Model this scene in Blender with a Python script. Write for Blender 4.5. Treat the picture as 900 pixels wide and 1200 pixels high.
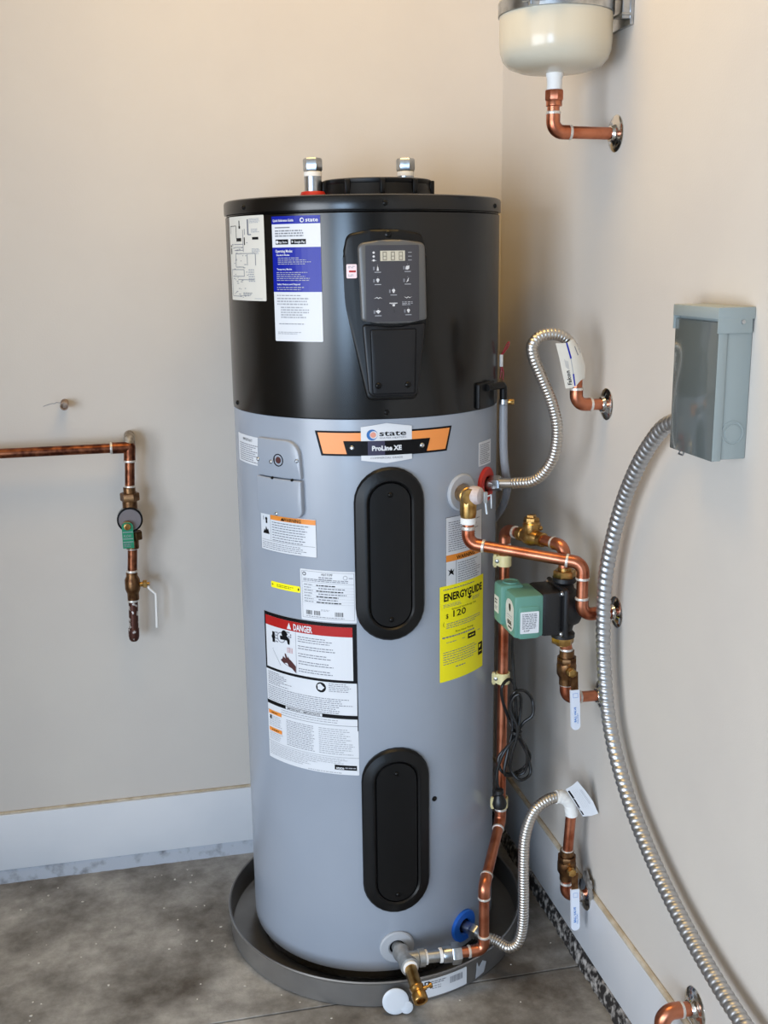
import bpy, bmesh, math, random
from mathutils import Vector, Matrix
random.seed(7)
sc = bpy.context.scene
for o in list(bpy.data.objects): bpy.data.objects.remove(o)
COL = sc.collection
V = Vector
PI = math.pi

# ------------------------------------------------------------------ camera
YAW, PITCH, ROLL = 0.216891, 0.228666, -0.0127006
fw = V((math.sin(YAW)*math.cos(PITCH), math.cos(YAW)*math.cos(PITCH), -math.sin(PITCH)))
rt = V((math.cos(YAW), -math.sin(YAW), 0)); up = rt.cross(fw)
r2 = rt*math.cos(ROLL) + up*math.sin(ROLL); u2 = -rt*math.sin(ROLL) + up*math.cos(ROLL)
cd = bpy.data.cameras.new('camera'); cam = bpy.data.objects.new('camera', cd); COL.objects.link(cam)
cd.sensor_fit = 'HORIZONTAL'; cd.sensor_width = 36; cd.lens = 36*1275.3/900; cd.clip_start = .05
m = Matrix((r2, u2, -fw)).transposed().to_4x4(); m.translation = V((-0.8794, -2.6201, 1.5211))
cam.matrix_world = m
sc.camera = cam

# ------------------------------------------------------------------ world, lights, exposure
w = bpy.data.worlds.new('World'); sc.world = w; w.use_nodes = True
w.node_tree.nodes['Background'].inputs[0].default_value = (.72, .84, 1, 1)
w.node_tree.nodes['Background'].inputs[1].default_value = .4
def area(name, loc, target, sx, sy, power, col):
    d = bpy.data.lights.new(name, 'AREA'); d.shape = 'RECTANGLE'; d.size = sx; d.size_y = sy; d.energy = power; d.color = col
    o = bpy.data.objects.new(name, d); COL.objects.link(o); o.location = loc
    o.rotation_euler = (V(target)-V(loc)).to_track_quat('-Z', 'Y').to_euler(); return o
# daylight through the open garage door of the left wall and the doorway of the front wall; a warm ceiling fixture
area('garage_door_daylight', (-4.26, -3.75, 1.12), (0, -3.75, 1.12), 2.9, 2.1, 205, (.84, .91, 1))
area('doorway_daylight', (-3.5, -6.26, 1.05), (-3.5, 0, 1.05), 1.4, 2.0, 175, (.52, .73, 1))
area('ceiling_lamp_light', (-.6, -.9, 2.73), (-.6, -.9, 0), 1.0, .6, 16.5, (1, .64, .2))
vs = sc.view_settings
vs.view_transform = 'Standard'; vs.look = 'None'; vs.gamma = 1; vs.use_curve_mapping = False; vs.exposure = -0.11

# ------------------------------------------------------------------ materials
def lin(c):
    return tuple(((x/255)/12.92 if x/255 <= .04045 else ((x/255+.055)/1.055)**2.4) for x in c) + (1,)
MATS = {}
def mat(name, col, rough=.5, metal=0, col2=None, nscale=30, mixlo=.4, mixhi=.65, bump=0, bscale=200, spec=.5, trans=0, coat=0, detail=4, alpha=1):
    if name in MATS: return MATS[name]
    mt = bpy.data.materials.new(name); mt.use_nodes = True; nt = mt.node_tree; b = nt.nodes['Principled BSDF']
    b.inputs['Base Color'].default_value = lin(col); b.inputs['Roughness'].default_value = rough; b.inputs['Metallic'].default_value = metal
    b.inputs['Specular IOR Level'].default_value = spec; b.inputs['Transmission Weight'].default_value = trans; b.inputs['Coat Weight'].default_value = coat
    b.inputs['Alpha'].default_value = alpha
    tc = None
    def nz(scale, det=detail):
        nonlocal tc
        if tc is None: tc = nt.nodes.new('ShaderNodeTexCoord')
        n = nt.nodes.new('ShaderNodeTexNoise'); n.inputs['Scale'].default_value = scale; n.inputs['Detail'].default_value = det
        nt.links.new(tc.outputs['Object'], n.inputs['Vector']); return n
    if col2 is not None:
        n = nz(nscale); r = nt.nodes.new('ShaderNodeValToRGB')
        r.color_ramp.elements[0].position = mixlo; r.color_ramp.elements[0].color = lin(col)
        r.color_ramp.elements[1].position = mixhi; r.color_ramp.elements[1].color = lin(col2)
        nt.links.new(n.outputs['Fac'], r.inputs[0]); nt.links.new(r.outputs[0], b.inputs['Base Color'])
    if bump:
        n = nz(bscale, 3); bp = nt.nodes.new('ShaderNodeBump'); bp.inputs['Strength'].default_value = bump; bp.inputs['Distance'].default_value = .002
        nt.links.new(n.outputs['Fac'], bp.inputs['Height']); nt.links.new(bp.outputs[0], b.inputs['Normal'])
    MATS[name] = mt; return mt
M_wall = mat('wall_paint', (207, 200, 191), .62, col2=(203, 196, 188), nscale=3, bump=.12, bscale=260, spec=.3)
M_board = mat('baseboard_paint', (216, 218, 222), .45, col2=(210, 213, 218), nscale=5)
M_caulk = mat('caulk', (200, 188, 168), .6, col2=(176, 160, 134), nscale=40)
M_curb = mat('concrete_curb', (176, 182, 192), .8, col2=(120, 122, 126), nscale=35, mixlo=.5, mixhi=.75, bump=.5, bscale=120)
M_tar = mat('tarred_curb', (40, 38, 38), .5, col2=(176, 172, 168), nscale=64, mixlo=.47, mixhi=.66, bump=1, bscale=60, detail=8)
M_ceil = mat('ceiling_paint', (176, 168, 156), .8)
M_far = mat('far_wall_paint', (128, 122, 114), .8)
M_grey = mat('tank_enamel', (153, 160, 171), .27, spec=.5, col2=(150, 157, 168), nscale=4, bump=.02, bscale=40)
M_black = mat('black_satin_enamel', (8, 8, 8), .24, spec=.5)
M_blackp = mat('black_plastic', (12, 12, 13), .4, spec=.28, bump=.05, bscale=700)
M_black2 = mat('charcoal_plastic', (26, 26, 28), .36, spec=.3)
M_key = mat('keypad_film', (62, 61, 66), .35)
M_satin = mat('satin_grey_plastic', (88, 87, 86), .32)
M_screw = mat('dark_screw', (18, 18, 18), .3, .6)
M_cop = mat('copper', (200, 128, 98), .33, 1, col2=(150, 78, 52), nscale=28, mixlo=.42, mixhi=.72, bump=.03)
M_copold = mat('aged_copper', (150, 92, 64), .36, 1, col2=(84, 46, 34), nscale=45, mixlo=.38, mixhi=.62)
M_brass = mat('brass', (196, 158, 96), .3, 1, col2=(150, 112, 62), nscale=60)
M_bronze = mat('bronze', (132, 98, 66), .38, 1, col2=(92, 62, 42), nscale=60)
M_solder = mat('solder', (206, 200, 192), .4, .6, col2=(236, 230, 222), nscale=120)
M_chrome = mat('chrome', (214, 212, 208), .1, 1)
M_zinc = mat('zinc_steel', (190, 194, 198), .3, 1, col2=(160, 164, 168), nscale=50)
M_galv = mat('galvanised_iron', (166, 168, 168), .44, .75, col2=(188, 190, 190), nscale=60, bump=.1)
M_stain = mat('stainless_hose', (200, 194, 186), .36, 1)
M_alum = mat('aluminium_conduit', (186, 186, 187), .42, 1)
M_tape = mat('white_thread_tape', (236, 234, 230), .6)
M_white = mat('label_white', (216, 218, 222), .42, spec=.3)
M_whitew = mat('label_ivory', (216, 212, 202), .45, spec=.3)
M_blue = mat('label_blue', (14, 30, 150), .3, spec=.25)
M_yel = mat('label_yellow', (255, 242, 12), .45)
M_or = mat('label_orange', (240, 148, 74), .4)
M_dor = mat('label_warning_orange', (232, 140, 50), .45)
M_red = mat('label_red', (172, 28, 26), .45, spec=.25)
M_ink = mat('ink_black', (12, 12, 15), .5, spec=.15)
M_inkg = mat('ink_grey', (120, 122, 130), .5)
M_inkl = mat('ink_pale', (158, 160, 166), .5)
M_inkb = mat('ink_blue', (40, 120, 200), .45)
M_logob = mat('logo_blue', (44, 104, 170), .4)
M_logoo = mat('logo_orange', (220, 150, 130), .4)
M_brown = mat('pictogram_brown', (74, 34, 34), .5)
M_pink = mat('label_pink', (240, 214, 216), .45)
M_violet = mat('badge_violet', (52, 50, 74), .4)
M_capw = mat('dull_cap_enamel', (204, 190, 186), .6, col2=(186, 170, 166), nscale=90)
M_rubred = mat('red_gasket', (196, 44, 30), .45)
M_rubblue = mat('blue_gasket', (22, 92, 186), .45)
M_rubgrey = mat('grey_gasket', (172, 175, 180), .5)
M_pan = mat('pan_metal', (152, 150, 148), .34, .75, col2=(138, 136, 134), nscale=8)
M_pandark = mat('pan_inside', (122, 120, 116), .5, .4)
M_green = mat('pump_green', (92, 142, 128), .42, bump=.06, bscale=300)
M_pblack = mat('pump_black_iron', (20, 20, 22), .45, bump=.2, bscale=300)
M_clamp = mat('cream_plastic', (226, 214, 160), .45)
M_cord = mat('cord_rubber', (16, 16, 17), .4)
M_cream = mat('tank_cream_enamel', (205, 197, 178), .2, spec=.45)
M_boxg = mat('box_grey_paint', (148, 157, 156), .33, spec=.5)
M_boxf = mat('box_front_grey', (92, 98, 97), .14, spec=.6, coat=.4)
M_gtag = mat('green_handle', (22, 128, 92), .35)
M_dial = mat('dial_grey', (112, 106, 108), .5)
M_handle = mat('handle_vinyl', (222, 228, 240), .35)
M_clear = mat('clear_vinyl', (168, 172, 180), .25, alpha=.55)
M_rubber = mat('translucent_cap', (206, 212, 220), .35)
M_wire = mat('red_wire', (150, 24, 30), .4)
M_lcd = mat('display_window', (196, 190, 172), .35)
M_lcdseg = mat('display_segment', (128, 122, 108), .4)
M_icon = mat('icon_white', (206, 206, 208), .5)
M_rust = mat('rusty_stub', (120, 98, 84), .6, .4, col2=(170, 150, 132), nscale=80)
M_mortar = mat('patch_mortar', (150, 146, 140), .9, col2=(84, 80, 76), nscale=70, bump=1, bscale=120)
M_speck = mat('grit', (206, 204, 198), .7)
M_painted = mat('paint_spotted_pipe', (120, 110, 98), .55, .3, col2=(174, 168, 158), nscale=60)
M_capold = mat('paint_spattered_copper', (84, 52, 44), .4, .7, col2=(214, 206, 200), nscale=70, mixlo=.58, mixhi=.62)

# concrete floor
mt = bpy.data.materials.new('concrete_floor'); mt.use_nodes = True; nt = mt.node_tree; b = nt.nodes['Principled BSDF']
tc = nt.nodes.new('ShaderNodeTexCoord')
def nn(s, d=6, ro=.6):
    n = nt.nodes.new('ShaderNodeTexNoise'); n.inputs['Scale'].default_value = s; n.inputs['Detail'].default_value = d; n.inputs['Roughness'].default_value = ro
    nt.links.new(tc.outputs['Object'], n.inputs['Vector']); return n
def ramp(n, stops):
    r = nt.nodes.new('ShaderNodeValToRGB'); r.color_ramp.elements[0].position = stops[0][0]; r.color_ramp.elements[0].color = lin(stops[0][1])
    r.color_ramp.elements[1].position = stops[-1][0]; r.color_ramp.elements[1].color = lin(stops[-1][1])
    for p, c in stops[1:-1]: e = r.color_ramp.elements.new(p); e.color = lin(c)
    nt.links.new(n.outputs['Fac'], r.inputs[0]); return r
a_ = ramp(nn(3.4), [(.36, (90, 83, 75)), (.48, (148, 146, 142)), (.64, (200, 199, 196))])
c_ = ramp(nn(22, 8, .7), [(.3, (176, 174, 172)), (.7, (255, 255, 255))])
mx = nt.nodes.new('ShaderNodeMix'); mx.data_type = 'RGBA'; mx.blend_type = 'MULTIPLY'; mx.inputs[0].default_value = .75
nt.links.new(a_.outputs[0], mx.inputs[6]); nt.links.new(c_.outputs[0], mx.inputs[7]); nt.links.new(mx.outputs[2], b.inputs['Base Color'])
b.inputs['Roughness'].default_value = .6
bp = nt.nodes.new('ShaderNodeBump'); bp.inputs['Strength'].default_value = .25; bp.inputs['Distance'].default_value = .004
nt.links.new(nn(60, 6, .7).outputs['Fac'], bp.inputs['Height']); nt.links.new(bp.outputs[0], b.inputs['Normal'])
M_floor = mt

# ------------------------------------------------------------------ mesh helpers (all geometry in world metres)
def thing(name, label, cat, loc, group=None):
    o = bpy.data.objects.new(name, None); COL.objects.link(o); o.location = loc; o.empty_display_size = .05
    o['label'] = label; o['category'] = cat; o['org'] = list(loc)
    if group: o['group'] = group
    return o
def tag(o, label, cat, group=None, kind=None):
    o['label'] = label; o['category'] = cat
    if group: o['group'] = group
    if kind: o['kind'] = kind
    return o
ORG = {}
def obj(name, bm, mats, parent=None, org=None, smooth=35, label=None):
    """one mesh object; vertices are given in world coordinates"""
    if parent is not None:
        p = parent
        while p.parent is not None: p = p.parent
        org = V(p.location)
    else: org = V(org) if org is not None else V((0, 0, 0))
    bmesh.ops.recalc_face_normals(bm, faces=bm.faces)
    bmesh.ops.translate(bm, verts=bm.verts, vec=-org)
    me = bpy.data.meshes.new(name); bm.to_mesh(me); bm.free()
    if not isinstance(mats, (list, tuple)): mats = [mats]
    for q in mats: me.materials.append(q)
    if smooth:
        for p_ in me.polygons: p_.use_smooth = True
        me.set_sharp_from_angle(angle=math.radians(smooth))
    o = bpy.data.objects.new(name, me); COL.objects.link(o)
    if parent is not None: o.parent = parent
    else: o.location = org
    if label: o['label'] = label
    return o
def struct(name, bm, mats, org=(0, 0, 0), **k):
    o = obj(name, bm, mats, None, org, **k); o['kind'] = 'structure'; return o
def nb(): return bmesh.new()
def box(bm, a, b, bev=0, mi=0):
    x0, y0, z0 = [min(a[i], b[i]) for i in range(3)]; x1, y1, z1 = [max(a[i], b[i]) for i in range(3)]
    t = nb(); bmesh.ops.create_cube(t, size=1)
    for v in t.verts: v.co = V((x0+(v.co.x+.5)*(x1-x0), y0+(v.co.y+.5)*(y1-y0), z0+(v.co.z+.5)*(z1-z0)))
    if bev: bmesh.ops.bevel(t, geom=list(t.edges), offset=bev, segments=2, affect='EDGES', profile=.5)
    merge(bm, t, mi)
def merge(bm, t, mi=None, f=None):
    vm = [bm.verts.new(f(v.co) if f else v.co) for v in t.verts]
    t.verts.index_update()
    for fc in t.faces:
        try:
            n = bm.faces.new([vm[v.index] for v in fc.verts]); n.material_index = mi if mi is not None else fc.material_index
        except ValueError: pass
    t.free()
def frames(path):
    n = len(path); T = []
    for i in range(n):
        d = path[min(i+1, n-1)] - path[max(i-1, 0)]; T.append(d.normalized())
    a = V((0, 0, 1)) if abs(T[0].z) < .9 else V((0, -1, 0))
    u = (a - T[0]*a.dot(T[0])).normalized(); fr = []
    for i in range(n):
        if i:
            q = T[i-1].rotation_difference(T[i]); u = q @ u; u = (u - T[i]*u.dot(T[i])).normalized()
        fr.append((T[i], u, T[i].cross(u)))
    return fr
def tube(bm, path, r, seg=16, rf=None, caps=True, mi=0):
    path = [V(p) for p in path]; fr = frames(path); rings = []
    for i, (p, (t, u, v)) in enumerate(zip(path, fr)):
        ring = []
        for k in range(seg):
            th = 2*PI*k/seg; rr = rf(i, th) if rf else r
            ring.append(bm.verts.new(p + (u*math.cos(th) + v*math.sin(th))*rr))
        rings.append(ring)
    for a, b in zip(rings, rings[1:]):
        for k in range(seg): bm.faces.new((a[k], a[(k+1) % seg], b[(k+1) % seg], b[k])).material_index = mi
    if caps:
        bm.faces.new(rings[0][::-1]).material_index = mi; bm.faces.new(rings[-1]).material_index = mi
def lathe(bm, org, axis, prof, seg=32, mi=0, ang=0):
    """prof: list of (radius, height along axis)"""
    org = V(org); axis = V(axis).normalized(); a = V((0, 0, 1)) if abs(axis.z) < .9 else V((0, -1, 0))
    u = (a - axis*a.dot(axis)).normalized(); v = axis.cross(u); rings = []
    for r, h in prof:
        if r < 1e-6: rings.append([bm.verts.new(org+axis*h)])
        else: rings.append([bm.verts.new(org+axis*h+(u*math.cos(ang+2*PI*k/seg)+v*math.sin(ang+2*PI*k/seg))*r) for k in range(seg)])
    for A, B in zip(rings, rings[1:]):
        for k in range(seg):
            k2 = (k+1) % seg
            if len(A) == 1 and len(B) == 1: continue
            if len(A) == 1: f = bm.faces.new((A[0], B[k2], B[k]))
            elif len(B) == 1: f = bm.faces.new((A[k], A[k2], B[0]))
            else: f = bm.faces.new((A[k], A[k2], B[k2], B[k]))
            f.material_index = mi
    for R in (rings[0], rings[-1]):
        if len(R) > 2: bm.faces.new(R).material_index = mi
def hexnut(bm, org, axis, r, h, ang=0, ch=.12, seg=6):
    lathe(bm, org, axis, [(r*(1-ch), 0), (r, h*.12), (r, h*.88), (r*(1-ch), h)], seg, ang=ang)
def fillet(pts, rad, n=8):
    pts = [V(p) for p in pts]; out = [pts[0]]; arcs = []
    for i in range(1, len(pts)-1):
        p = pts[i]; d0 = (pts[i-1]-p).normalized(); d1 = (pts[i+1]-p).normalized(); a = d0.angle(d1)
        t = rad/math.tan(a/2); c = p + (d0+d1).normalized()*(rad/math.sin(a/2)); s = p+d0*t; e = p+d1*t
        arc = []
        for k in range(n+1):
            f = k/n; q0 = s-c; q1 = e-c; ang = q0.angle(q1)
            arc.append(c + (q0*math.sin((1-f)*ang)+q1*math.sin(f*ang))/math.sin(ang))
        out += arc; arcs.append((s, e, -d0, d1, arc))
    out.append(pts[-1]); return out, arcs
def spline(pts, n=12, closed=False):
    P = [V(p) for p in pts]; out = []
    if closed: P = [P[-1]]+P+[P[0], P[1]]
    else: P = [P[0]*2-P[1]]+P+[P[-1]*2-P[-2]]
    for i in range(1, len(P)-2):
        p0, p1, p2, p3 = P[i-1:i+3]
        for k in range(n):
            t = k/n
            out.append(.5*((2*p1)+(-p0+p2)*t+(2*p0-5*p1+4*p2-p3)*t*t+(-p0+3*p1-3*p2+p3)*t**3))
    out.append(P[-2]); return out
def resample(path, step):
    out = [path[0]]; acc = 0; L = [0]
    for a, b in zip(path, path[1:]): L.append(L[-1]+(b-a).length)
    n = max(2, int(L[-1]/step)); j = 0; out = []
    for i in range(n+1):
        s = L[-1]*i/n
        while j < len(L)-2 and L[j+1] < s: j += 1
        f = (s-L[j])/max(1e-9, L[j+1]-L[j]); out.append(path[j].lerp(path[j+1], min(1, f)))
    return out, L[-1]/n
def ribbed(name, pts, r, pitch, amp, parent, m_, helix=0, smooth_ends=(0, 0), seg=20, sharp=1.0):
    path, st = resample(spline(pts, 14), pitch/7); n = len(path)
    def rf(i, th):
        s = i*st
        if s < smooth_ends[0] or s > n*st-smooth_ends[1]: return r-amp*.4
        ph = s/pitch + helix*th/(2*PI)
        return r - amp*(1-abs(math.sin(PI*ph))**sharp)
    bm = nb(); tube(bm, path, r, seg, rf); return obj(name, bm, m_, parent, smooth=75)
def solder_ring(parent, p, d, r):
    bm = nb(); d = V(d).normalized(); p = V(p)
    lathe(bm, p-d*.003, d, [(r-.001, 0), (r+.0006, .0008), (r+.0009, .003), (r+.0004, .0052), (r-.001, .006)], 18)
    return obj('solder_ring', bm, M_solder, parent)
def pipe_run(parent, pts, r=.0111, rad=.02, m_=None, sleeve=.013, rings=True, elbows=True, fr=.0016, name='pipe'):
    m_ = m_ or M_cop
    path, arcs = fillet(pts, rad)
    bm = nb(); tube(bm, path, r, 18); o = obj(name, bm, m_, parent)
    for s, e, d0, d1, arc in (arcs if elbows else []):
        s2 = s-d0*sleeve; e2 = e+d1*sleeve
        bm = nb(); tube(bm, [s2]+arc+[e2], r+fr, 18); obj('elbow', bm, m_, parent)
        if rings: solder_ring(parent, s2, d0, r+fr); solder_ring(parent, e2, d1, r+fr)
    return o
def escutcheon(parent, p, axis=(-1, 0, 0), R=.031, r=.0116):
    bm = nb(); lathe(bm, V(p), axis, [(R, 0), (R, .0015), (R-.002, .0032), (R*.72, .0052), (R*.52, .0075), (r+.004, .0095), (r+.0022, .013), (r, .0135)], 40)
    return obj('escutcheon', bm, M_chrome, parent)
def rrect(w, h, r, n=6):
    """outline centred on zero"""
    P = []
    for cx, cy, a in ((w/2-r, h/2-r, 0), (-w/2+r, h/2-r, 90), (-w/2+r, -h/2+r, 180), (w/2-r, -h/2+r, 270)):
        for k in range(n+1):
            t = math.radians(a+90*k/n); P.append((cx+r*math.cos(t), cy+r*math.sin(t)))
    return P
def roundpoly(pts, rads, n=5):
    out = []; N = len(pts)
    if not isinstance(rads, (list, tuple)): rads = [rads]*N
    for i in range(N):
        p = V((*pts[i], 0)); a = V((*pts[i-1], 0)); b = V((*pts[(i+1) % N], 0)); d0 = (a-p).normalized(); d1 = (b-p).normalized(); an = d0.angle(d1); r = rads[i]
        t = r/math.tan(an/2); c = p+(d0+d1).normalized()*(r/math.sin(an/2)); q0 = p+d0*t-c; q1 = p+d1*t-c; g = q0.angle(q1)
        for k in range(n+1):
            f = k/n; q = c+(q0*math.sin((1-f)*g)+q1*math.sin(f*g))/math.sin(g); out.append((q.x, q.y))
    return out
def solid(poly, w0, w1, fmap, bev=0, step=.012, mi=0, bm=None):
    """extruded outline (u,v) from height w0 to w1, cut into strips along u and mapped to world by fmap(u,v,w)"""
    t = nb(); vs_ = [t.verts.new((x, y, w0)) for x, y in poly]; f = t.faces.new(vs_)
    g = bmesh.ops.extrude_face_region(t, geom=[f])['geom']; tv = [e for e in g if isinstance(e, bmesh.types.BMVert)]
    for v in tv: v.co.z = w1
    if bev:
        te = [e for e in t.edges if all(abs(v.co.z-w1) < 1e-9 for v in e.verts)]
        bmesh.ops.bevel(t, geom=te, offset=bev, segments=3, affect='EDGES', profile=.5)
    if step:
        x0 = min(p[0] for p in poly); x1 = max(p[0] for p in poly); k = x0+step
        while k < x1-1e-4:
            bmesh.ops.bisect_plane(t, geom=list(t.verts)+list(t.edges)+list(t.faces), plane_co=(k, 0, 0), plane_no=(1, 0, 0)); k += step
    out = bm or nb(); merge(out, t, mi, lambda c: fmap(c.x, c.y, c.z)); return out
_txt = {}
def text_bm(s, bold=0):
    key = (s, bold)
    if key not in _txt:
        cu = bpy.data.curves.new('lettering', 'FONT'); cu.body = s; cu.size = 1; cu.resolution_u = 2; cu.offset = bold
        o = bpy.data.objects.new('lettering', cu); COL.objects.link(o)
        dg = bpy.context.evaluated_depsgraph_get(); me = bpy.data.meshes.new_from_object(o.evaluated_get(dg))
        V_ = [tuple(v.co) for v in me.vertices]; F_ = [tuple(p.vertices) for p in me.polygons]
        bpy.data.objects.remove(o); bpy.data.curves.remove(cu); bpy.data.meshes.remove(me); _txt[key] = (V_, F_)
    return _txt[key]
class Sheet:
    """a printed sheet: base sheet as one part, its print as a sub-part. u to the right, v down, both 0..1"""
    def __init__(s, name, parent, W, H, fmap, base, poly=None, th=.0004, label=None, corner=.002):
        s.W, s.H, s.f = W, H, fmap; s.bm = nb(); s.mats = []
        P = poly or rrect(W, H, corner, 3)
        s.o = obj(name, solid(P, 0, th, fmap), base, parent, smooth=30, label=label); s.th = th; s.parent = parent
    def mi(s, m_):
        if m_ not in s.mats: s.mats.append(m_)
        return s.mats.index(m_)
    def P(s, u, v, l): return s.f((u-.5)*s.W, (.5-v)*s.H, s.th+.00025*(1+l))
    def rect(s, u0, v0, u1, v1, m_, l=0):
        n = max(1, int(abs(u1-u0)*s.W/.012)); q = s.mi(m_)
        for k in range(n):
            a = u0+(u1-u0)*k/n; b = u0+(u1-u0)*(k+1)/n
            s.bm.faces.new([s.bm.verts.new(s.P(*c, l)) for c in ((a, v1), (b, v1), (b, v0), (a, v0))]).material_index = q
    def frame(s, u0, v0, u1, v1, t, m_, l=0):
        tu = t/s.W; tv = t/s.H
        s.rect(u0, v0, u1, v0+tv, m_, l); s.rect(u0, v1-tv, u1, v1, m_, l); s.rect(u0, v0, u0+tu, v1, m_, l); s.rect(u1-tu, v0, u1, v1, m_, l)
    def poly(s, pts, m_, l=0):
        s.bm.faces.new([s.bm.verts.new(s.P(u, v, l)) for u, v in pts]).material_index = s.mi(m_)
    def disc(s, u, v, r, m_, l=0, n=20):
        s.poly([(u+r/s.W*math.cos(2*PI*k/n), v+r/s.H*math.sin(2*PI*k/n)) for k in range(n)], m_, l)
    def text(s, t, u, v, h, m_, l=0, align='L', w=None, bold=0, rot=0):
        VV, FF = text_bm(t, bold); xs = [p[0] for p in VV]; x0, x1 = min(xs), max(xs); k = h*s.H/.7; kx = k
        if w: kx = w*s.W/(x1-x0)
        wd = (x1-x0)*kx; off = {'L': 0, 'C': -wd/2, 'R': -wd}[align]; q = s.mi(m_); pts = []
        for p in VV:
            dx = (p[0]-x0)*kx+off; dy = p[1]*k
            if rot: dx, dy = dx*math.cos(rot)-dy*math.sin(rot), dx*math.sin(rot)+dy*math.cos(rot)
            pts.append(s.bm.verts.new(s.P(u+dx/s.W, v-dy/s.H, l)))
        for f_ in FF:
            try: s.bm.faces.new([pts[i] for i in f_]).material_index = q
            except ValueError: pass
    def greek(s, u0, v0, u1, v1, n, m_, l=0, fill=.5, ragged=.3):
        q = s.mi(m_); dv = (v1-v0)/n
        for i in range(n):
            u = u0; end = u1-(u1-u0)*random.random()*ragged; vc = v0+dv*(i+.5)
            while u < end:
                wl = min(random.uniform(.0025, .009)/s.W, end-u)
                s.rect(u, vc-dv*fill/2, u+wl, vc+dv*fill/2, m_, l); u += wl+.0014/s.W
    def done(s, name='print'):
        if len(s.bm.faces): return obj(name, s.bm, s.mats, s.o, smooth=0)
        s.bm.free()

# ------------------------------------------------------------------ the setting
XL, YF, ZC = -4.3, -6.3, 2.85
bm = nb(); box(bm, (XL-.1, YF-2, -.12), (.1, .1, -.012)); fl = struct('floor', bm, M_floor, smooth=0)
for y0, y1 in ((YF-2, -.656), (-.651, .0)):
    bm = nb(); box(bm, (XL, y0, -.03), (0, y1, 0), .0012); obj('slab', bm, M_floor, fl, smooth=0)
bm = nb(); box(bm, (XL-.1, 0, -.1), (.12, .12, ZC)); wb = struct('wall_back', bm, M_wall, smooth=0)
bm = nb(); box(bm, (0, YF-.1, -.1), (.12, 0, ZC)); struct('wall_right', bm, M_wall, smooth=0)
# left wall with an open garage door, front wall with a doorway, an unseen wall return added to darken the back wall's left side
bm = nb(); box(bm, (XL-.12, -2.25, -.1), (XL, .12, ZC)); box(bm, (XL-.12, YF-.1, -.1), (XL, -5.25, ZC)); box(bm, (XL-.12, -5.25, 2.2), (XL, -2.25, ZC))
struct('wall_left', bm, M_far, smooth=0)
bm = nb(); box(bm, (-2.75, YF-.12, -.1), (.12, YF, ZC)); box(bm, (XL-.12, YF-.12, -.1), (-4.25, YF, ZC)); box(bm, (-4.25, YF-.12, 2.1), (-2.75, YF, ZC))
struct('wall_front', bm, M_far, smooth=0)
bm = nb(); box(bm, (XL-.12, YF-.12, ZC), (.12, .12, ZC+.1)); struct('ceiling', bm, M_ceil, smooth=0)
bm = nb(); box(bm, (-2.05, -1.0, 0), (-1.93, 0, ZC), .004); struct('wall_added_return', bm, M_far, smooth=0)
# skirting boards with a rounded top, the caulk seams above, and the bare footing below
def skirting(name, a, b, flip):
    bm = nb(); box(bm, a, b, .003); return struct(name, bm, M_board)
skirting('baseboard_back', (-1.93, -.010, .036), (-.0105, 0, .187), 0)
skirting('baseboard_right', (-.010, YF, .036), (0, 0, .187), 1)
bm = nb(); tube(bm, [(-1.93, -.003, .1895), (-.004, -.003, .1895)], .0032, 10); struct('trim_1', bm, M_caulk)
bm = nb(); tube(bm, [(-.003, YF, .1895), (-.003, -.006, .1895)], .0062, 10); struct('trim_2', bm, M_caulk)
def rough_bar(name, p0, p1, nrm, h, d, m_, amp):
    """footing strip with an uneven face"""
    bm = nb(); p0 = V(p0); p1 = V(p1); nrm = V(nrm); n = 120; rows = []
    for i in range(n+1):
        p = p0.lerp(p1, i/n); j = lambda: random.uniform(-amp, amp)
        rows.append([bm.verts.new(p+V((0, 0, 0))), bm.verts.new(p+nrm*(d+j())), bm.verts.new(p+nrm*(d*.85+j())+V((0, 0, h*.6))), bm.verts.new(p+nrm*(d*.6+j())+V((0, 0, h))), bm.verts.new(p+V((0, 0, h)))])
    for a, b in zip(rows, rows[1:]):
        for k in range(4): bm.faces.new((a[k], a[k+1], b[k+1], b[k]))
    return struct(name, bm, m_)
rough_bar('trim_3', (-1.9, 0, 0), (-.02, 0, 0), (0, -1, 0), .037, .010, M_curb, .0012)
rough_bar('trim_4', (0, -1.6, 0), (0, -.012, 0), (-1, 0, 0), .037, .021, M_tar, .0025)
# hairline crack beside the wall stub
bm = nb(); pts = [(-1.105+.047*k/8+random.uniform(-.002, .002), -.0002, 1.199+.0012*k+random.uniform(-.0015, .0015)) for k in range(9)]
tube(bm, pts, .0006, 5); obj('crack', bm, M_inkg, wb)

# ------------------------------------------------------------------ water heater
HX, HY, HR = -.4143, -.3406, .28
heater = thing('water_heater', 'tall grey and black cylindrical heat pump water heater in the corner', 'water heater', (HX, HY, 0))
def cyl(a, z, r=HR):
    a = math.radians(a); return V((HX+r*math.sin(a), HY-r*math.cos(a), z))
def rad(a): a = math.radians(a); return V((math.sin(a), -math.cos(a), 0))
def cmap(a0, z0, R=HR):
    def f(u, v, w_):
        t = math.radians(a0)+u/R; return V((HX+(R+w_)*math.sin(t), HY-(R+w_)*math.cos(t), z0+v))
    return f
C3 = V((HX, HY, 0)); Z = V((0, 0, 1))
bm = nb(); lathe(bm, C3, Z, [(.262, .003), (.266, .006), (.266, .05)], 96); obj('base_ring', bm, M_black, heater)
bm = nb(); lathe(bm, C3, Z, [(.255, .030), (.272, .0305), (.278, .034), (.28, .040), (.28, 1.2245), (.276, 1.2255)], 128); obj('tank_jacket', bm, M_grey, heater)
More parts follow.
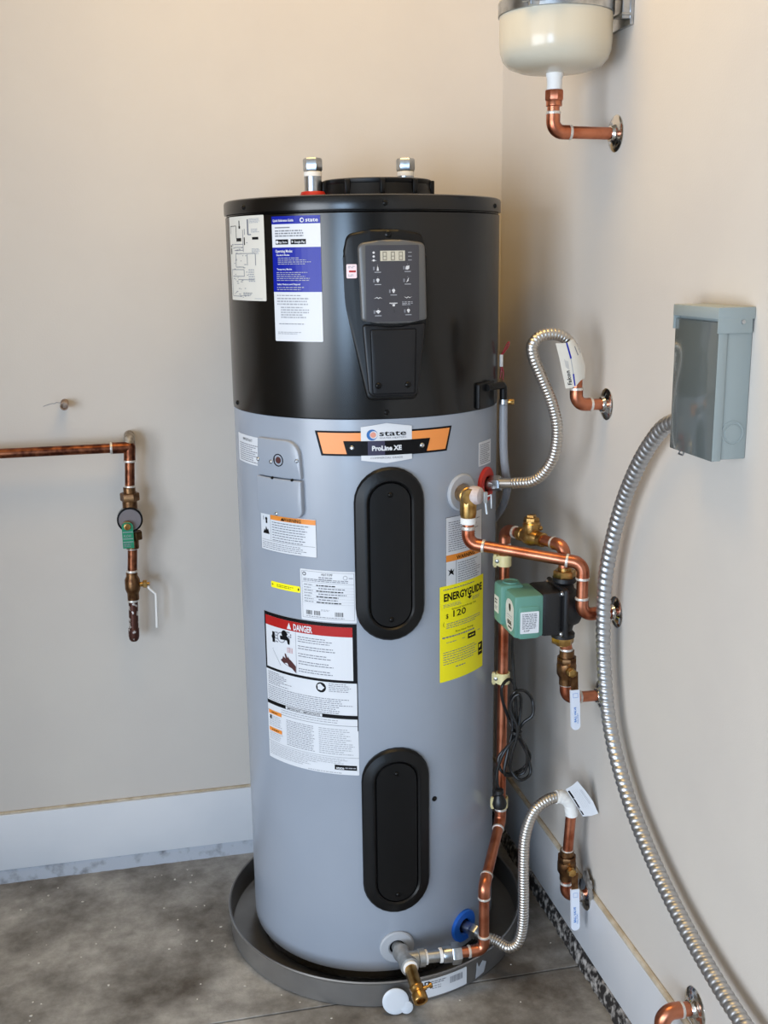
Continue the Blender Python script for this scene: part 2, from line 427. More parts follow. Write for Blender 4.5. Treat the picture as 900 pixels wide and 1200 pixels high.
bm = nb(); lathe(bm, C3, Z, [(.274, 1.2245), (.2805, 1.2255), (.281, 1.228), (.281, 1.6035), (.279, 1.606)], 128); obj('upper_shroud', bm, M_black, heater)
bm = nb(); lathe(bm, C3, Z, [(.276, 1.604), (.277, 1.608), (.283, 1.609), (.2835, 1.611), (.2835, 1.630), (.282, 1.634), (.278, 1.636), (0, 1.637)], 128); lid = obj('top_lid', bm, M_black, heater)
# vent collar on the lid
VC = V((-.385, -.345, 0))
bm = nb(); lathe(bm, VC, Z, [(.124, 1.636), (.124, 1.640), (.116, 1.641), (.112, 1.667), (.113, 1.669), (.113, 1.675), (.108, 1.677), (.104, 1.675), (.104, 1.650), (0, 1.650)], 64)
vc = obj('vent_collar', bm, M_blackp, heater)
for k in range(10):
    a = 2*PI*k/10+.2; p = VC+V((math.cos(a)*.1145, math.sin(a)*.1145, 1.660)); bm = nb(); box(bm, p-V((.005, .005, .014)), p+V((.005, .005, .014)), .002); obj('collar_clip', bm, M_blackp, vc)
# water connections on top
def top_nipple(p, zt, ring):
    bm = nb(); lathe(bm, V((*p, 0)), Z, [(.0175, 1.634), (.0175, zt-.03)], 24); n = obj('water_connection', bm, M_zinc, heater)
    bm = nb(); hexnut(bm, V((*p, zt-.026)), Z, .0195, .026, ang=.2); obj('hex_nut', bm, M_zinc, n)
    bm = nb(); lathe(bm, V((*p, 0)), Z, [(.0165, zt-.036), (.018, zt-.035), (.018, zt-.027), (.0165, zt-.026)], 24); obj('thread_tape', bm, M_tape, n)
    if ring:
        bm = nb(); lathe(bm, V((*p, 0)), Z, [(.026, 1.635), (.0265, 1.648), (.024, 1.654), (.017, 1.655)], 32); obj('gasket', bm, M_rubred, n, label='red rubber gasket')
top_nipple((-.519, -.36), 1.719, True); top_nipple((-.315, -.31), 1.724, False)
def screw(a, z, r, parent, m_=None, s=.0055):
    p = cyl(a, z, r-.001); bm = nb(); lathe(bm, p, rad(a), [(s, 0), (s, .0015), (s*.8, .0032), (s*.45, .004), (s*.4, .0034), (0, .0034)], 14); return obj('screw', bm, m_ or M_screw, parent)
for a in (-64.8, -3.2, 55.1): screw(a, 1.6195, .2835, lid, s=.005)
for a in (-80.5, -3.5, 45): screw(a, 1.238, .281, heater, s=.005)
# --- control panel
A0 = -3.5; pm = cmap(A0, 1.42, .281); DU = math.radians(1)*.281
def pa(pts): return [((a-A0)*DU, z-1.42) for a, z in pts]
bez = roundpoly(pa([(-17.6, 1.566), (-3.5, 1.5755), (10.6, 1.566), (11.8, 1.53), (11.4, 1.40), (8.2, 1.262), (-11, 1.262), (-18.4, 1.44), (-18.9, 1.53)]), [.016, .2, .016, .05, .2, .012, .012, .2, .05])
bm = solid(bez, 0, .013, pm, bev=.006); panel = obj('control_panel', bm, M_blackp, heater)
f1 = roundpoly(pa([(-13.6, 1.549), (-1.5, 1.556), (10.6, 1.549), (11.2, 1.410), (-1.2, 1.402), (-12.6, 1.410)]), [.012, .15, .012, .006, .2, .006])
bm = solid(f1, .008, .023, pm, bev=.005); obj('fascia', bm, M_satin, panel)
f2 = roundpoly(pa([(-12.4, 1.405), (-1.2, 1.397), (11.0, 1.405), (7.9, 1.270), (-10.4, 1.270)]), [.006, .2, .006, .012, .012])
bm = solid(f2, .008, .019, pm, bev=.004); obj('lower_cover', bm, M_black2, panel)
f3 = roundpoly(pa([(-9.3, 1.393), (6.9, 1.393), (6.3, 1.276), (-8.7, 1.276)]), .003)
gap = roundpoly(pa([(-9.7, 1.3950), (7.3, 1.3950), (6.7, 1.274), (-9.1, 1.274)]), .004)
bm = solid(gap, .012, .0192, pm); obj('door_gap', bm, M_ink, panel)
bm = solid(f3, .012, .0205, pm, bev=.0008); dr = obj('access_door', bm, M_black2, panel)
for a in (-6.9, 3.8): screw(a, 1.291, .281+.0205, dr, s=.006)
screw(-2.4, 1.564, .281+.011, panel, s=.0075)
def csheet(name, a0, a1, zt, zb, base, R=HR, off=.0003, th=.0004, poly=None, label=None, parent=None):
    am = (a0+a1)/2; W = math.radians(a1-a0)*R; H = zt-zb; g = cmap(am, (zt+zb)/2, R+off)
    k = R/(R+off)
    return Sheet(name, parent or heater, W, H, lambda u, v, w_: g(u/k, v, w_), base, poly, th, label)
S = csheet('keypad', -10.8, 7.9, 1.545, 1.4085, M_key, R=.281, off=.0232, parent=panel, label='grey membrane keypad with white icons and display')
S.rect(.27, .072, .73, .205, M_lcd)
for k in range(3):
    u = .315+.15*k
    for v in (.085, .138, .186): S.rect(u, v, u+.075, v+.010, M_lcdseg, 1)
    for du in (0, .062):
        for v in (.09, .143): S.rect(u+du, v, u+du+.013, v+.047, M_lcdseg, 1)
def icon(u, v, kind):
    S.rect(u-.085, v-.022, u-.055, v+.022, M_inkg)
    if kind == 0: S.poly([(u-.018, v+.03), (u-.012, v-.005), (u, v-.035), (u+.014, v-.005), (u+.022, v+.03)], M_icon)
    if kind == 1: S.poly([(u-.045, v+.02), (u-.03, v-.022), (u+.035, v-.028), (u+.03, v+.012), (u, v+.026)], M_icon)
    if kind == 2: S.disc(u, v-.010, .0027, M_icon); S.rect(u-.014, v, u+.014, v+.022, M_icon)
    if kind == 3: S.poly([(u-.03, v+.03), (u+.01, v-.03), (u+.025, v-.03), (u+.01, v), (u+.025, v)], M_icon)
    if kind == 4: S.poly([(u-.05, v-.01), (u, v-.028), (u+.05, v-.01), (u, v+.025)], M_icon)
    S.rect(u-.06, v+.045, u+.06, v+.055, M_inkl); S.rect(u-.006, v-.05, u+.006, v-.044, M_inkl)
for u, v, k in ((.22, .30, 0), (.78, .295, 1), (.22, .46, 2), (.78, .46, 3), (.51, .60, 2), (.22, .87, 4), (.79, .865, 2)): icon(u, v, k)
for u0, sg in ((.22, 1), (.78, -1)):
    pts = [(-.08, .010), (-.02, -.014), (.02, .006), (.08, .010)]
    S.poly([(u0-.08, .685+.012*sg), (u0-.02, .685-.012*sg), (u0+.01, .685+.004*sg), (u0+.03, .685-.010*sg), (u0+.085, .685+.012*sg), (u0+.03, .685-.001*sg), (u0+.01, .685+.013*sg), (u0-.02, .685-.001*sg)], M_icon)
S.rect(.43, .752, .58, .762, M_icon); S.rect(.46, .765, .55, .772, M_inkl); S.disc(.51, .785, .0022, M_icon)
S.greek(.67, .735, .88, .79, 3, M_inkl)
for v in (.10, .15, .20): S.disc(.15, v-.005, .0020, M_icon); S.rect(.79, v-.008, .86, v, M_inkl)
S.rect(.11, .195, .20, .203, M_inkl); S.rect(.515, .84, .52, .885, M_ink)
S.done('print')
S = csheet('caution_sticker', -17.6, -13.9, 1.512, 1.487, M_pink, R=.281, off=.0133, parent=panel); S.rect(.25, .44, .9, .58, M_red); S.greek(.15, .1, .85, .3, 2, M_inkl); S.greek(.15, .7, .85, .9, 2, M_inkl); S.done()
# --- stickers on the black shroud
S = csheet('wiring_diagram_label', -80.6, -52.8, 1.604, 1.445, M_whitew, R=.281, label='ivory wiring diagram sticker')
def wl(*pts, t=.012, m_=M_inkg):
    for (a, b), (c, d) in zip(pts, pts[1:]):
        if abs(a-c) > abs(b-d): S.rect(min(a, c), b-t/3.2, max(a, c), b+t/3.2, m_)
        else: S.rect(a-t/1.6, min(b, d), a+t/1.6, max(b, d), m_)
wl((.06, .11), (.29, .11), (.29, .26), m_=M_ink); S.rect(.29, .255, .45, .295, M_ink); S.rect(.74, .25, .88, .28, M_ink)
wl((.40, .05), (.40, .13), m_=M_ink, t=.02); S.rect(.38, .115, .43, .145, M_ink); wl((.54, .25), (.54, .34), m_=M_ink, t=.02)
wl((.64, .04), (.64, .22), t=.03); wl((.64, .22), (.72, .22), t=.02); wl((.06, .11), (.06, .20)); wl((.50, .16), (.50, .42)); wl((.55, .15), (.55, .22))
for i, v in enumerate((.335, .37, .395, .42)): S.rect(.05, v, .09, v+.024, M_ink)
for v in (.33, .365, .40): wl((.2, v), (.5, v))
wl((.24, .44), (.8, .44)); wl((.24, .44), (.24, .60)); wl((.24, .60), (.50, .60)); wl((.80, .44), (.80, .58)); wl((.60, .45), (.60, .58))
wl((.06, .63), (.50, .63), (.50, .71), (.10, .71)); wl((.06, .63), (.06, .95)); wl((.3, .75), (.75, .75)); wl((.08, .95), (.35, .95))
for k in range(46): u = random.uniform(.08, .62); v = random.uniform(.68, .96) if k % 2 else random.uniform(.3, .66); S.rect(u, v, u+random.uniform(.02, .07), v+.008, M_inkg)
S.greek(.68, .03, .93, .09, 4, M_inkl); S.greek(.72, .15, .93, .2, 3, M_inkl); S.greek(.72, .38, .92, .45, 5, M_inkl); S.greek(.62, .62, .78, .78, 6, M_inkl); S.greek(.45, .90, .7, .95, 3, M_inkg); S.rect(.75, .97, .92, .976, M_inkl)
S.done()
S = csheet('quick_guide_label', -48.6, -27.5, 1.6, 1.371, M_white, R=.281, label='blue and white quick reference guide sticker')
S.rect(0, 0, 1, .062, M_blue); S.rect(0, .245, 1, .60, M_blue)
S.text('Quick Reference Guide', .03, .043, .020, M_white, 1, w=.45, bold=.02)
S.text('state', .72, .047, .030, M_white, 1, w=.24, bold=.015); S.disc(.65, .034, .0042, M_white, 1); S.disc(.655, .034, .0026, M_blue, 2)
S.rect(.07, .085, .4, .094, M_inkg); S.greek(.07, .105, .68, .165, 3, M_inkg, ragged=.05)
S.rect(.08, .182, .36, .222, M_ink); S.rect(.41, .182, .72, .222, M_ink); S.text('App Store', .145, .212, .018, M_white, 1, w=.19, bold=.015); S.text('Google Play', .485, .212, .018, M_white, 1, w=.22, bold=.015)
S.poly([(.435, .190), (.465, .202), (.435, .214)], M_white, 1); S.disc(.115, .203, .0030, M_white, 1)
S.text('Operating Modes', .07, .285, .022, M_white, 1, w=.37, bold=.02)
for t_, v in (('Standard Modes', .312), ('Temporary Modes', .425), ('Safety Notices and Disposal', .545)): S.text(t_, .09, v, .014, M_white, 1, bold=.02)
S.greek(.12, .322, .82, .385, 4, M_inkl, 1, ragged=.4, fill=.4); S.greek(.08, .437, .78, .515, 5, M_inkl, 1, ragged=.3, fill=.4); S.greek(.08, .555, .7, .59, 2, M_inkl, 1, fill=.4)
S.greek(.07, .622, .6, .634, 1, M_inkg); S.greek(.07, .642, .8, .71, 3, M_inkl); S.greek(.15, .715, .78, .815, 5, M_inkl); S.greek(.1, .852, .65, .864, 1, M_inkg); S.greek(.07, .92, .62, .945, 2, M_inkl)
S.done()
# --- stickers and fittings on the grey jacket
def label_plain(name, a0, a1, zt, zb, rows, base=M_white, R=HR, ink=M_inkg, **k):
    s = csheet(name, a0, a1, zt, zb, base, R, **k); s.greek(.08, .08, .92, .94, rows, ink, fill=.42); s.done()
S = csheet('notice_label', -81.3, -59.6, 1.177, 1.1195, M_white); S.text('IMPORTANT', .5, .2, .10, M_ink, align='C', w=.4); S.greek(.1, .28, .9, .95, 9, M_inkg, fill=.4); S.done()
label_plain('notice_label', 42.2, 54.4, 1.158, 1.1085, 11)
# junction cover: two plates
jm = cmap(-49, 1.105, HR); DJ = math.radians(1)*HR
def ja(pts): return [((a+49)*DJ, z-1.105) for a, z in pts]
bm = solid(roundpoly(ja([(-59.6, 1.181), (-38.6, 1.181), (-37.6, 1.106), (-60.4, 1.106)]), [.004, .03, .003, .003]), 0, .010, jm, bev=.0025); jc = obj('junction_cover', bm, M_grey, heater)
bm = solid(roundpoly(ja([(-60.6, 1.104), (-37.6, 1.104), (-37.4, 1.028), (-61.0, 1.028)]), [.003, .003, .016, .012]), 0, .012, jm, bev=.0025); obj('lower_plate', bm, M_grey, jc)
bm = nb(); lathe(bm, cyl(-48, 1.141, HR+.0095), rad(-48), [(.0125, 0), (.0125, .0012), (.0105, .0008), (.0105, .0003), (0, .0003)], 28); rb = obj('reset_port', bm, M_ink, jc)
bm = nb(); lathe(bm, cyl(-48, 1.141, HR+.0096), rad(-48), [(.007, 0), (.006, .0016), (0, .0018)], 20); obj('reset_button', bm, M_brown, rb, label='dark red reset button')
for a, z, r_ in ((-59.4, 1.137, .010), (-51.8, 1.136, .010), (-39.2, 1.143, .010), (-49.5, 1.033, .012)): screw(a, z, HR+r_, jc, M_zinc, .0042)
for a, z in ((-51.2, 1.1045), (-41.5, 1.1045)): screw(a, z, HR+.011, jc, M_screw, .003)
S = csheet('warning_label', -61.8, -32.6, 1.0275, .950, M_white, label='white and orange warning sticker'); S.frame(0, 0, 1, 1, .0006, M_inkg); S.rect(.22, .02, .995, .15, M_dor); S.text('WARNING', .62, .135, .085, M_ink, 1, 'C', w=.30, bold=.02); S.poly([(.42, .135), (.455, .055), (.49, .135)], M_ink, 1)
S.rect(.215, .02, .22, .70, M_inkg); S.greek(.25, .18, .97, .72, 8, M_inkg, fill=.35); S.rect(.02, .72, .98, .73, M_inkg); S.greek(.03, .76, .97, .96, 4, M_inkg, fill=.35)
S.poly([(.05, .56), (.08, .44), (.10, .48), (.12, .36), (.145, .45), (.165, .42), (.19, .56)], M_ink); S.disc(.13, .16, .0035, M_ink); S.rect(.115, .2, .15, .28, M_ink); S.rect(.06, .10, .075, .2, M_inkg); S.done()
S = csheet('yellow_strip', -56.4, -40.7, .8865, .8735, M_yel, label='narrow yellow sticker'); S.text('>', .03, .7, .45, M_ink, bold=.03); S.rect(.93, .3, .97, .7, M_ink); S.greek(.22, .25, .8, .75, 2, M_ink, fill=.35); S.done()
S = csheet('rating_label', -40.4, -16.6, .925, .8195, M_white, label='white rating plate sticker'); S.frame(.03, .03, .97, .95, .0006, M_inkg); S.text('HEAT PUMP', .5, .10, .045, M_ink, align='C', w=.2); S.greek(.35, .12, .65, .2, 2, M_inkg)
S.disc(.08, .09, .004, M_ink); S.disc(.08, .09, .0025, M_white, 1); S.disc(.82, .12, .0045, M_inkg); S.disc(.82, .12, .0036, M_white, 1); S.rect(.88, .12, .95, .135, M_inkg); S.greek(.06, .17, .94, .23, 2, M_inkg, ragged=.1); S.rect(.03, .245, .97, .25, M_inkg)
for i in range(7): v = .28+.055*i; S.greek(.07, v, .25, v+.03, 1, M_inkg); S.greek(.3+.04*(i % 2), v, .95, v+.035, 1, M_inkg if i % 2 else M_ink, ragged=.5, fill=.6); S.rect(.03, v+.042, .97, v+.045, M_inkl)
for u0, u1 in ((.1, .22), (.25, .36), (.63, .78)):
    u = u0
    while u < u1: wq = random.choice((.006, .012)); S.rect(u, .80, u+wq, .885, M_ink); u += wq+random.choice((.006, .010))
S.greek(.38, .76, .55, .8, 2, M_inkl); S.greek(.1, .905, .9, .93, 1, M_inkg); S.done()
S = csheet('danger_label', -62, -16.7, .8175, .492, M_white, label='tall white danger sticker with red banner')
S.rect(0, 0, 1, .385, M_ink); S.rect(.022, .022, .962, .385-.018, M_white, 1); S.rect(.022, .022, .962, .085, M_red, 2)
S.text('DANGER', .385, .076, .040, M_white, 3, w=.20, bold=.03); S.poly([(.31, .076), (.335, .034), (.36, .076)], M_white, 3); S.rect(.405, .085, .408, .36, M_inkg, 2)
for v in (.105, .165, .215, .265, .315): S.greek(.43, v, .80, v+(.045 if v < .11 else .032), 3 if v < .11 else 2, M_inkg, 2, fill=.35)
S.disc(.13, .155, .0055, M_ink, 2); S.poly([(.115, .12), (.15, .12), (.15, .19), (.115, .19)], M_ink, 2); S.disc(.235, .145, .0115, M_inkg, 2); S.disc(.235, .145, .0095, M_white, 3)
S.poly([(.22, .133), (.31, .128), (.34, .15), (.335, .18), (.315, .178), (.305, .155), (.225, .158)], M_ink, 4); S.disc(.275, .115, .0075, M_ink, 4)
for k in range(8): S.disc(.165+.02*(k % 2)+.0*k, .12+.02*(k//2), .0018, M_inkg, 2); S.disc(.31+.02*(k % 3), .10+.014*(k//2), .0018, M_inkg, 2)
for k in range(5): S.rect(.305+.014*k, .20, .309+.014*k, .235, M_red, 2)
S.poly([(.11, .235), (.33, .20), (.33, .2025), (.11, .2375)], M_inkg, 2); S.poly([(.12, .243), (.125, .243), (.22, .335), (.215, .335)], M_inkg, 2)
S.poly([(.24, .285), (.25, .265), (.28, .278), (.27, .245), (.285, .245), (.305, .272), (.31, .26), (.325, .275), (.35, .285), (.40, .315), (.40, .36), (.355, .335), (.31, .325), (.26, .315), (.225, .30), (.22, .292)], M_brown, 2)
S.rect(0, .385, .003, .70, M_inkg); S.rect(.993, .385, 1, .70, M_ink); S.greek(.03, .395, .34, .485, 8, M_inkg, fill=.4, ragged=.5); S.disc(.655, .425, .0110, M_ink); S.poly([(.62, .41), (.65, .40), (.69, .425), (.66, .445), (.625, .44)], M_white, 1); S.greek(.73, .39, .96, .45, 5, M_inkg, fill=.35)
S.greek(.02, .49, .97, .595, 8, M_inkg, fill=.35, ragged=.2); S.rect(0, .598, 1, .623, M_ink); S.rect(.26, .601, .66, .620, M_white, 1); S.text('IMPORTANT / IMPORTANTE', .46, .617, .012, M_ink, 2, 'C', w=.36, bold=.02)
S.greek(.2, .63, .97, .66, 2, M_inkl, fill=.35); S.rect(0, .668, 1, .671, M_inkg); S.rect(.02, .665, .20, .690, M_dor, 2); S.greek(.06, .672, .16, .684, 1, M_ink, 3); S.rect(.02, .785, .20, .81, M_dor, 2); S.greek(.06, .792, .16, .804, 1, M_ink, 3)
S.greek(.02, .70, .22, .775, 6, M_inkl, fill=.35); S.greek(.02, .815, .22, .87, 5, M_inkl, fill=.35); S.greek(.26, .69, .58, .87, 15, M_inkg, fill=.33, ragged=.1); S.greek(.62, .69, .97, .87, 13, M_inkl, fill=.35); S.poly([(.04, .70), (.055, .70), (.06, .725), (.035, .725)], M_ink, 3)
S.rect(.0, .882, 1, .884, M_inkg); S.greek(.02, .89, .97, .93, 4, M_inkl, fill=.35); S.greek(.02, .93, .6, .975, 4, M_inkl, fill=.35); S.rect(.77, .935, .98, .968, M_ink); S.text('state', .785, .963, .018, M_white, 1, w=.075, bold=.02); S.greek(.87, .946, .97, .96, 1, M_inkl, 1, ragged=0); S.greek(.5, .985, .97, .995, 1, M_inkl)
S.done()
S = csheet('relief_warning_label', 21.9, 45.2, 1.020, .870, M_white, label='white instruction sticker with orange warning bar'); S.frame(0, 0, 1, 1, .0008, M_ink); S.greek(.06, .06, .95, .48, 14, M_inkg, fill=.38); S.rect(.01, .52, .99, .61, M_dor); S.text('WARNING', .5, .597, .05, M_ink, 1, 'C', w=.5, bold=.02); S.rect(.24, .61, .25, .99, M_inkg); S.greek(.29, .64, .95, .96, 10, M_inkg, fill=.35); S.poly([(.05, .72), (.1, .74), (.13, .71), (.15, .75), (.2, .72), (.17, .77), (.19, .81), (.12, .78), (.06, .81), (.09, .76)], M_ink); S.done()
S = csheet('energy_guide_label', 18.9, 46.8, .879, .675, M_yel, off=.0008, label='yellow energy guide sticker')
S.greek(.06, .025, .95, .05, 1, M_inkg, fill=.4); S.text('ENERGYGUIDE', .07, .155, .075, M_ink, w=.88, bold=.035); S.rect(.595, .14, .625, .175, M_ink, 1); S.poly([(.55, .172), (.67, .172), (.61, .2)], M_ink, 1)
S.greek(.06, .185, .5, .225, 3, M_inkg, fill=.35); S.greek(.68, .185, .9, .225, 3, M_inkg, fill=.35); S.text('Estimated Yearly Energy Cost', .5, .26, .018, M_ink, align='C', w=.55)
S.text('$', .11, .335, .045, M_ink, bold=.012); S.text('120', .25, .335, .065, M_ink, w=.27, bold=.012)
S.text('(', .06, .41, .04, M_ink); S.greek(.12, .385, .95, .45, 3, M_inkg, fill=.35); S.text('First Hour Rating', .5, .505, .02, M_ink, align='C', w=.4); S.greek(.04, .52, .96, .55, 1, M_inkg); S.rect(.57, .565, .77, .62, M_ink); S.greek(.6, .58, .74, .605, 1, M_yel, 1); S.greek(.12, .585, .32, .6, 1, M_inkg, ragged=0); S.greek(.44, .585, .5, .6, 1, M_inkg); S.greek(.83, .565, .9, .58, 1, M_inkg)
S.greek(.06, .68, .82, .83, 6, M_inkg, fill=.3); S.rect(.85, .72, .98, .855, M_ink); S.poly([(.87, .74), (.93, .74), (.91, .775), (.87, .775)], M_yel, 1); S.rect(.87, .81, .96, .82, M_yel, 1); S.greek(.3, .86, .55, .88, 1, M_inkg); S.done()
# --- brand badge: orange swallow-tailed strip and white plate
bmp = cmap(-3.6, 1.179, HR); D2 = math.radians(1)*HR
def ba(pts): return [((a+3.6)*D2, z-1.179) for a, z in pts]
bm = solid(ba([(-32, 1.203), (24.9, 1.203), (22.4, 1.155), (-29.5, 1.155)]), 0, .0008, bmp); badge = obj('brand_badge', bm, M_ink, heater, label='orange and black brand badge strip')
bm = solid(ba([(-30.8, 1.1995), (23.8, 1.1995), (21.6, 1.159), (-28.7, 1.159)]), .0004, .0014, bmp); obj('orange_strip', bm, M_or, badge)
bm = solid(ba([(-20.5, 1.184), (14.3, 1.184), (12.6, 1.156), (-19, 1.156)]), .0010, .0022, bmp); bb = obj('name_bar', bm, M_ink, badge)
pw = [(-13.6, 1.2105), (-3.6, 1.2175), (6.5, 1.2105), (6.5, 1.1465), (-3.6, 1.1405), (-13.6, 1.1465)]
S = csheet('badge_plate', -13.6, 6.5, 1.2175, 1.1405, M_white, off=.0014, th=.0006, poly=[((a+3.55)*math.radians(1)*HR, z-1.179) for a, z in pw], parent=badge, label='white plate with round blue logo')
S.rect(-.0, .435, 1, .795, M_ink); S.rect(.13, .435, .46, .795, M_violet, 1)
S.disc(.215, .285, .0104, M_logob, 1, 28); S.disc(.245, .285, .0074, M_white, 2, 24); S.disc(.235, .285, .0056, M_logoo, 3, 20)
S.text('state', .355, .315, .135, M_ink, 1, w=.53, bold=.012); S.text('WATER HEATERS', .355, .385, .04, M_inkg, 1, w=.53)
S.text('ProLine XE', .21, .675, .115, M_white, 2, w=.58, bold=.045); S.text('COMMERCIAL GRADE', .18, .885, .045, M_inkg, 1, w=.63); S.done()
for a in (-17.2, 10.8): screw(a, 1.171, HR+.002, badge, M_zinc, .0052)
# --- oval element covers
def stadium(w_, h, n=14):
    P = []
    for cy_, a in ((h-w_, 0), (-(h-w_), 180)):
        for k in range(n+1): t = math.radians(a+180*k/n); P.append((w_*math.cos(t), cy_+w_*math.sin(t)))
    return P
def oval(ac, zc, hw, hh):
    f = cmap(ac, zc, HR)
    def loft(prof, name, m_, par, fill=True):
        bm = nb(); rings = []
        for d, h in prof: rings.append([bm.verts.new((x, y, h)) for x, y in stadium(hw-d, hh-d)])
        for A, B in zip(rings, rings[1:]):
            for k in range(len(A)): bm.faces.new((A[k], A[(k+1) % len(A)], B[(k+1) % len(A)], B[k]))
        if fill: bm.faces.new(rings[-1])
        for k in range(-5, 6): bmesh.ops.bisect_plane(bm, geom=list(bm.verts)+list(bm.edges)+list(bm.faces), plane_co=(k*.0125+.0011, 0, 0), plane_no=(1, 0, 0))
        for v in bm.verts: v.co = f(*v.co)
        return obj(name, bm, m_, par)
    o = loft([(0, -.002), (0, .006), (.004, .011), (.014, .0135), (.021, .0155), (.0245, .0155), (.0275, .012), (.0275, .004)], 'element_cover', M_blackp, heater)
    loft([(.029, .003), (.029, .0105), (.0305, .0125)], 'cover_plate', M_blackp, o)
    for dz in (hh-.053, -hh+.045): screw(ac, zc+dz, HR+.0125, o, s=.0052)
oval(-2.8, .9585, .0685, .1745); oval(-1.4, .3645, .0705, .1865)
bm = nb(); lathe(bm, cyl(16.2, .42, HR-.001), rad(16.2), [(.0058, 0), (.0055, .002), (.004, .003), (0, .003)], 20); obj('plug', bm, M_screw, heater)
# --- gaskets round the ports
def gasket(a, z, R, r, m_, lb):
    f = cmap(a, z, HR); bm = nb(); rings = []; n = 40
    for q, h in ((R, 0), (R, .004), (R-.003, .0065), (r+.003, .0065), (r, .004), (r, 0)):
        rings.append([bm.verts.new(f(q*math.cos(2*PI*k/n), q*math.sin(2*PI*k/n), h)) for k in range(n)])
    for A, B in zip(rings, rings[1:]+rings[:1]):
        for k in range(n): bm.faces.new((A[k], A[(k+1) % n], B[(k+1) % n], B[k]))
    g = obj('port_gasket', bm, m_, heater, label=lb)
    bm = nb(); lathe(bm, cyl(a, z, HR-.004), rad(a), [(r, 0), (r, .0045), (0, .0045)], 28); obj('port_hole', bm, M_ink, g)
gasket(30.5, 1.066, .0375, .0165, M_rubgrey, 'light grey port gasket'); gasket(49, 1.067, .036, .0165, M_rubred, 'red hot water port gasket')
gasket(-1.7, .0925, .037, .0165, M_rubgrey, 'grey drain port gasket'); gasket(33.1, .088, .037, .0165, M_rubblue, 'blue cold water port gasket')
# --- condensate fitting, clamp and loose red wire
bm = nb()
f = cmap(47, 1.252, .281); solid(rrect(.07, .052, .004), 0, .007, f, bev=.002, bm=bm); cf = obj('condensate_fitting', bm, M_blackp, heater, label='black condensate outlet bracket')
e0 = cyl(57, 1.267, .288)
bm = nb(); tube(bm, fillet([cyl(45, 1.268, .290), cyl(56, 1.268, .304), cyl(56.5, 1.225, .304)], .008)[0], .0075, 14); obj('spout', bm, M_blackp, cf)
bm = nb(); lathe(bm, cyl(56.5, 1.228, .304), Z, [(.0085, 0), (.0098, .0008), (.0098, .0105), (.0085, .0112)], 20); hc = obj('hose_clamp', bm, M_zinc, cf)
bm = nb(); p = cyl(58, 1.233, .315); lathe(bm, p-V((0, .003, 0)), (1, -.35, 0), [(.005, -.006), (.0062, -.004), (.0062, .006), (.005, .008)], 12); obj('clamp_screw', bm, M_brass, hc)
bm = nb(); q = lambda x, z, y=-.46: V((x, y, z))
tube(bm, spline([q(-.153, 1.275), q(-.1505, 1.29), q(-.152, 1.303)], 6), .0016, 8); tube(bm, spline([q(-.147, 1.272), q(-.146, 1.288), q(-.150, 1.303)], 6), .0016, 8)
rw = obj('sensor_wire', bm, M_wire, heater, label='thin red wire pair')
bm = nb(); tube(bm, spline([q(-.152, 1.322), q(-.146, 1.332), q(-.138, 1.347), q(-.134, 1.350), q(-.135, 1.343), q(-.144, 1.330), q(-.151, 1.321)], 6), .0015, 8); obj('wire_loop', bm, M_wire, rw)
bm = nb(); box(bm, (-.1545, -.463, 1.300), (-.1475, -.457, 1.325), .001); obj('wire_connector', bm, M_tape, rw)

# ------------------------------------------------------------------ drain pan
PX, PY = -.4145, -.3515
pan = thing('drain_pan', 'shallow round metal drain pan under the water heater', 'drain pan', (PX, PY, 0))
bm = nb(); lathe(bm, (PX, PY, 0), Z, [(.331, .0005), (.338, .002), (.340, .054), (.3425, .0565), (.3435, .0595), (.3415, .062), (.3385, .0605), (.337, .056), (.3345, .006), (.329, .003), (0, .0025)], 128)
obj('pan_body', bm, M_pan, pan)
f0 = lambda u, v, w_: V((PX+(.3397+w_)*math.sin(math.radians(13.5)+u/.34), PY-(.3397+w_)*math.cos(math.radians(13.5)+u/.34), .029+v))
S = Sheet('barcode_sticker', pan, .115, .042, f0, M_white, th=.0005, label='white barcode sticker')
S.rect(.1, .08, .2, .3, M_ink); S.rect(.125, .13, .175, .25, M_white, 1); S.greek(.22, .1, .55, .3, 2, M_inkg); S.greek(.25, .35, .5, .6, 2, M_inkl)
u = .62
while u < .9: wq = random.choice((.006, .012)); S.rect(u, .18, u+wq, .55, M_inkg); u += wq+random.choice((.006, .01))
S.done()
bm = nb(); f9 = lambda u, v, w_: V((PX+(.3397+w_)*math.sin(math.radians(30)+u/.34), PY-(.3397+w_)*math.cos(math.radians(30)+u/.34), .028+v))
solid([(-.014, -.02), (.012, -.016), (.02, .006), (.008, .014), (-.004, .004), (-.01, .018)], 0, .0004, f9, bm=bm); obj('torn_sticker', bm, M_rubgrey, pan)
# white plastic cap leaning on the pan
bm = nb(); ax = V((-.12, -1, .18)).normalized(); c0 = V((-.447, -.7085, .0285))
lathe(bm, c0, ax, [(.0265, 0), (.0275, .001), (.0275, .0035), (.026, .0045), (.018, .005), (0, .005)], 36)
lathe(bm, c0+V((.022, -.004, -.014)), ax, [(.0135, 0), (.0135, .005), (.012, .006), (0, .006)], 24)
tag(obj('plastic_cap', bm, M_rubber, None, (-.44, -.71, 0)), 'round white plastic cap leaning on the pan below the brass drain valve', 'cap')

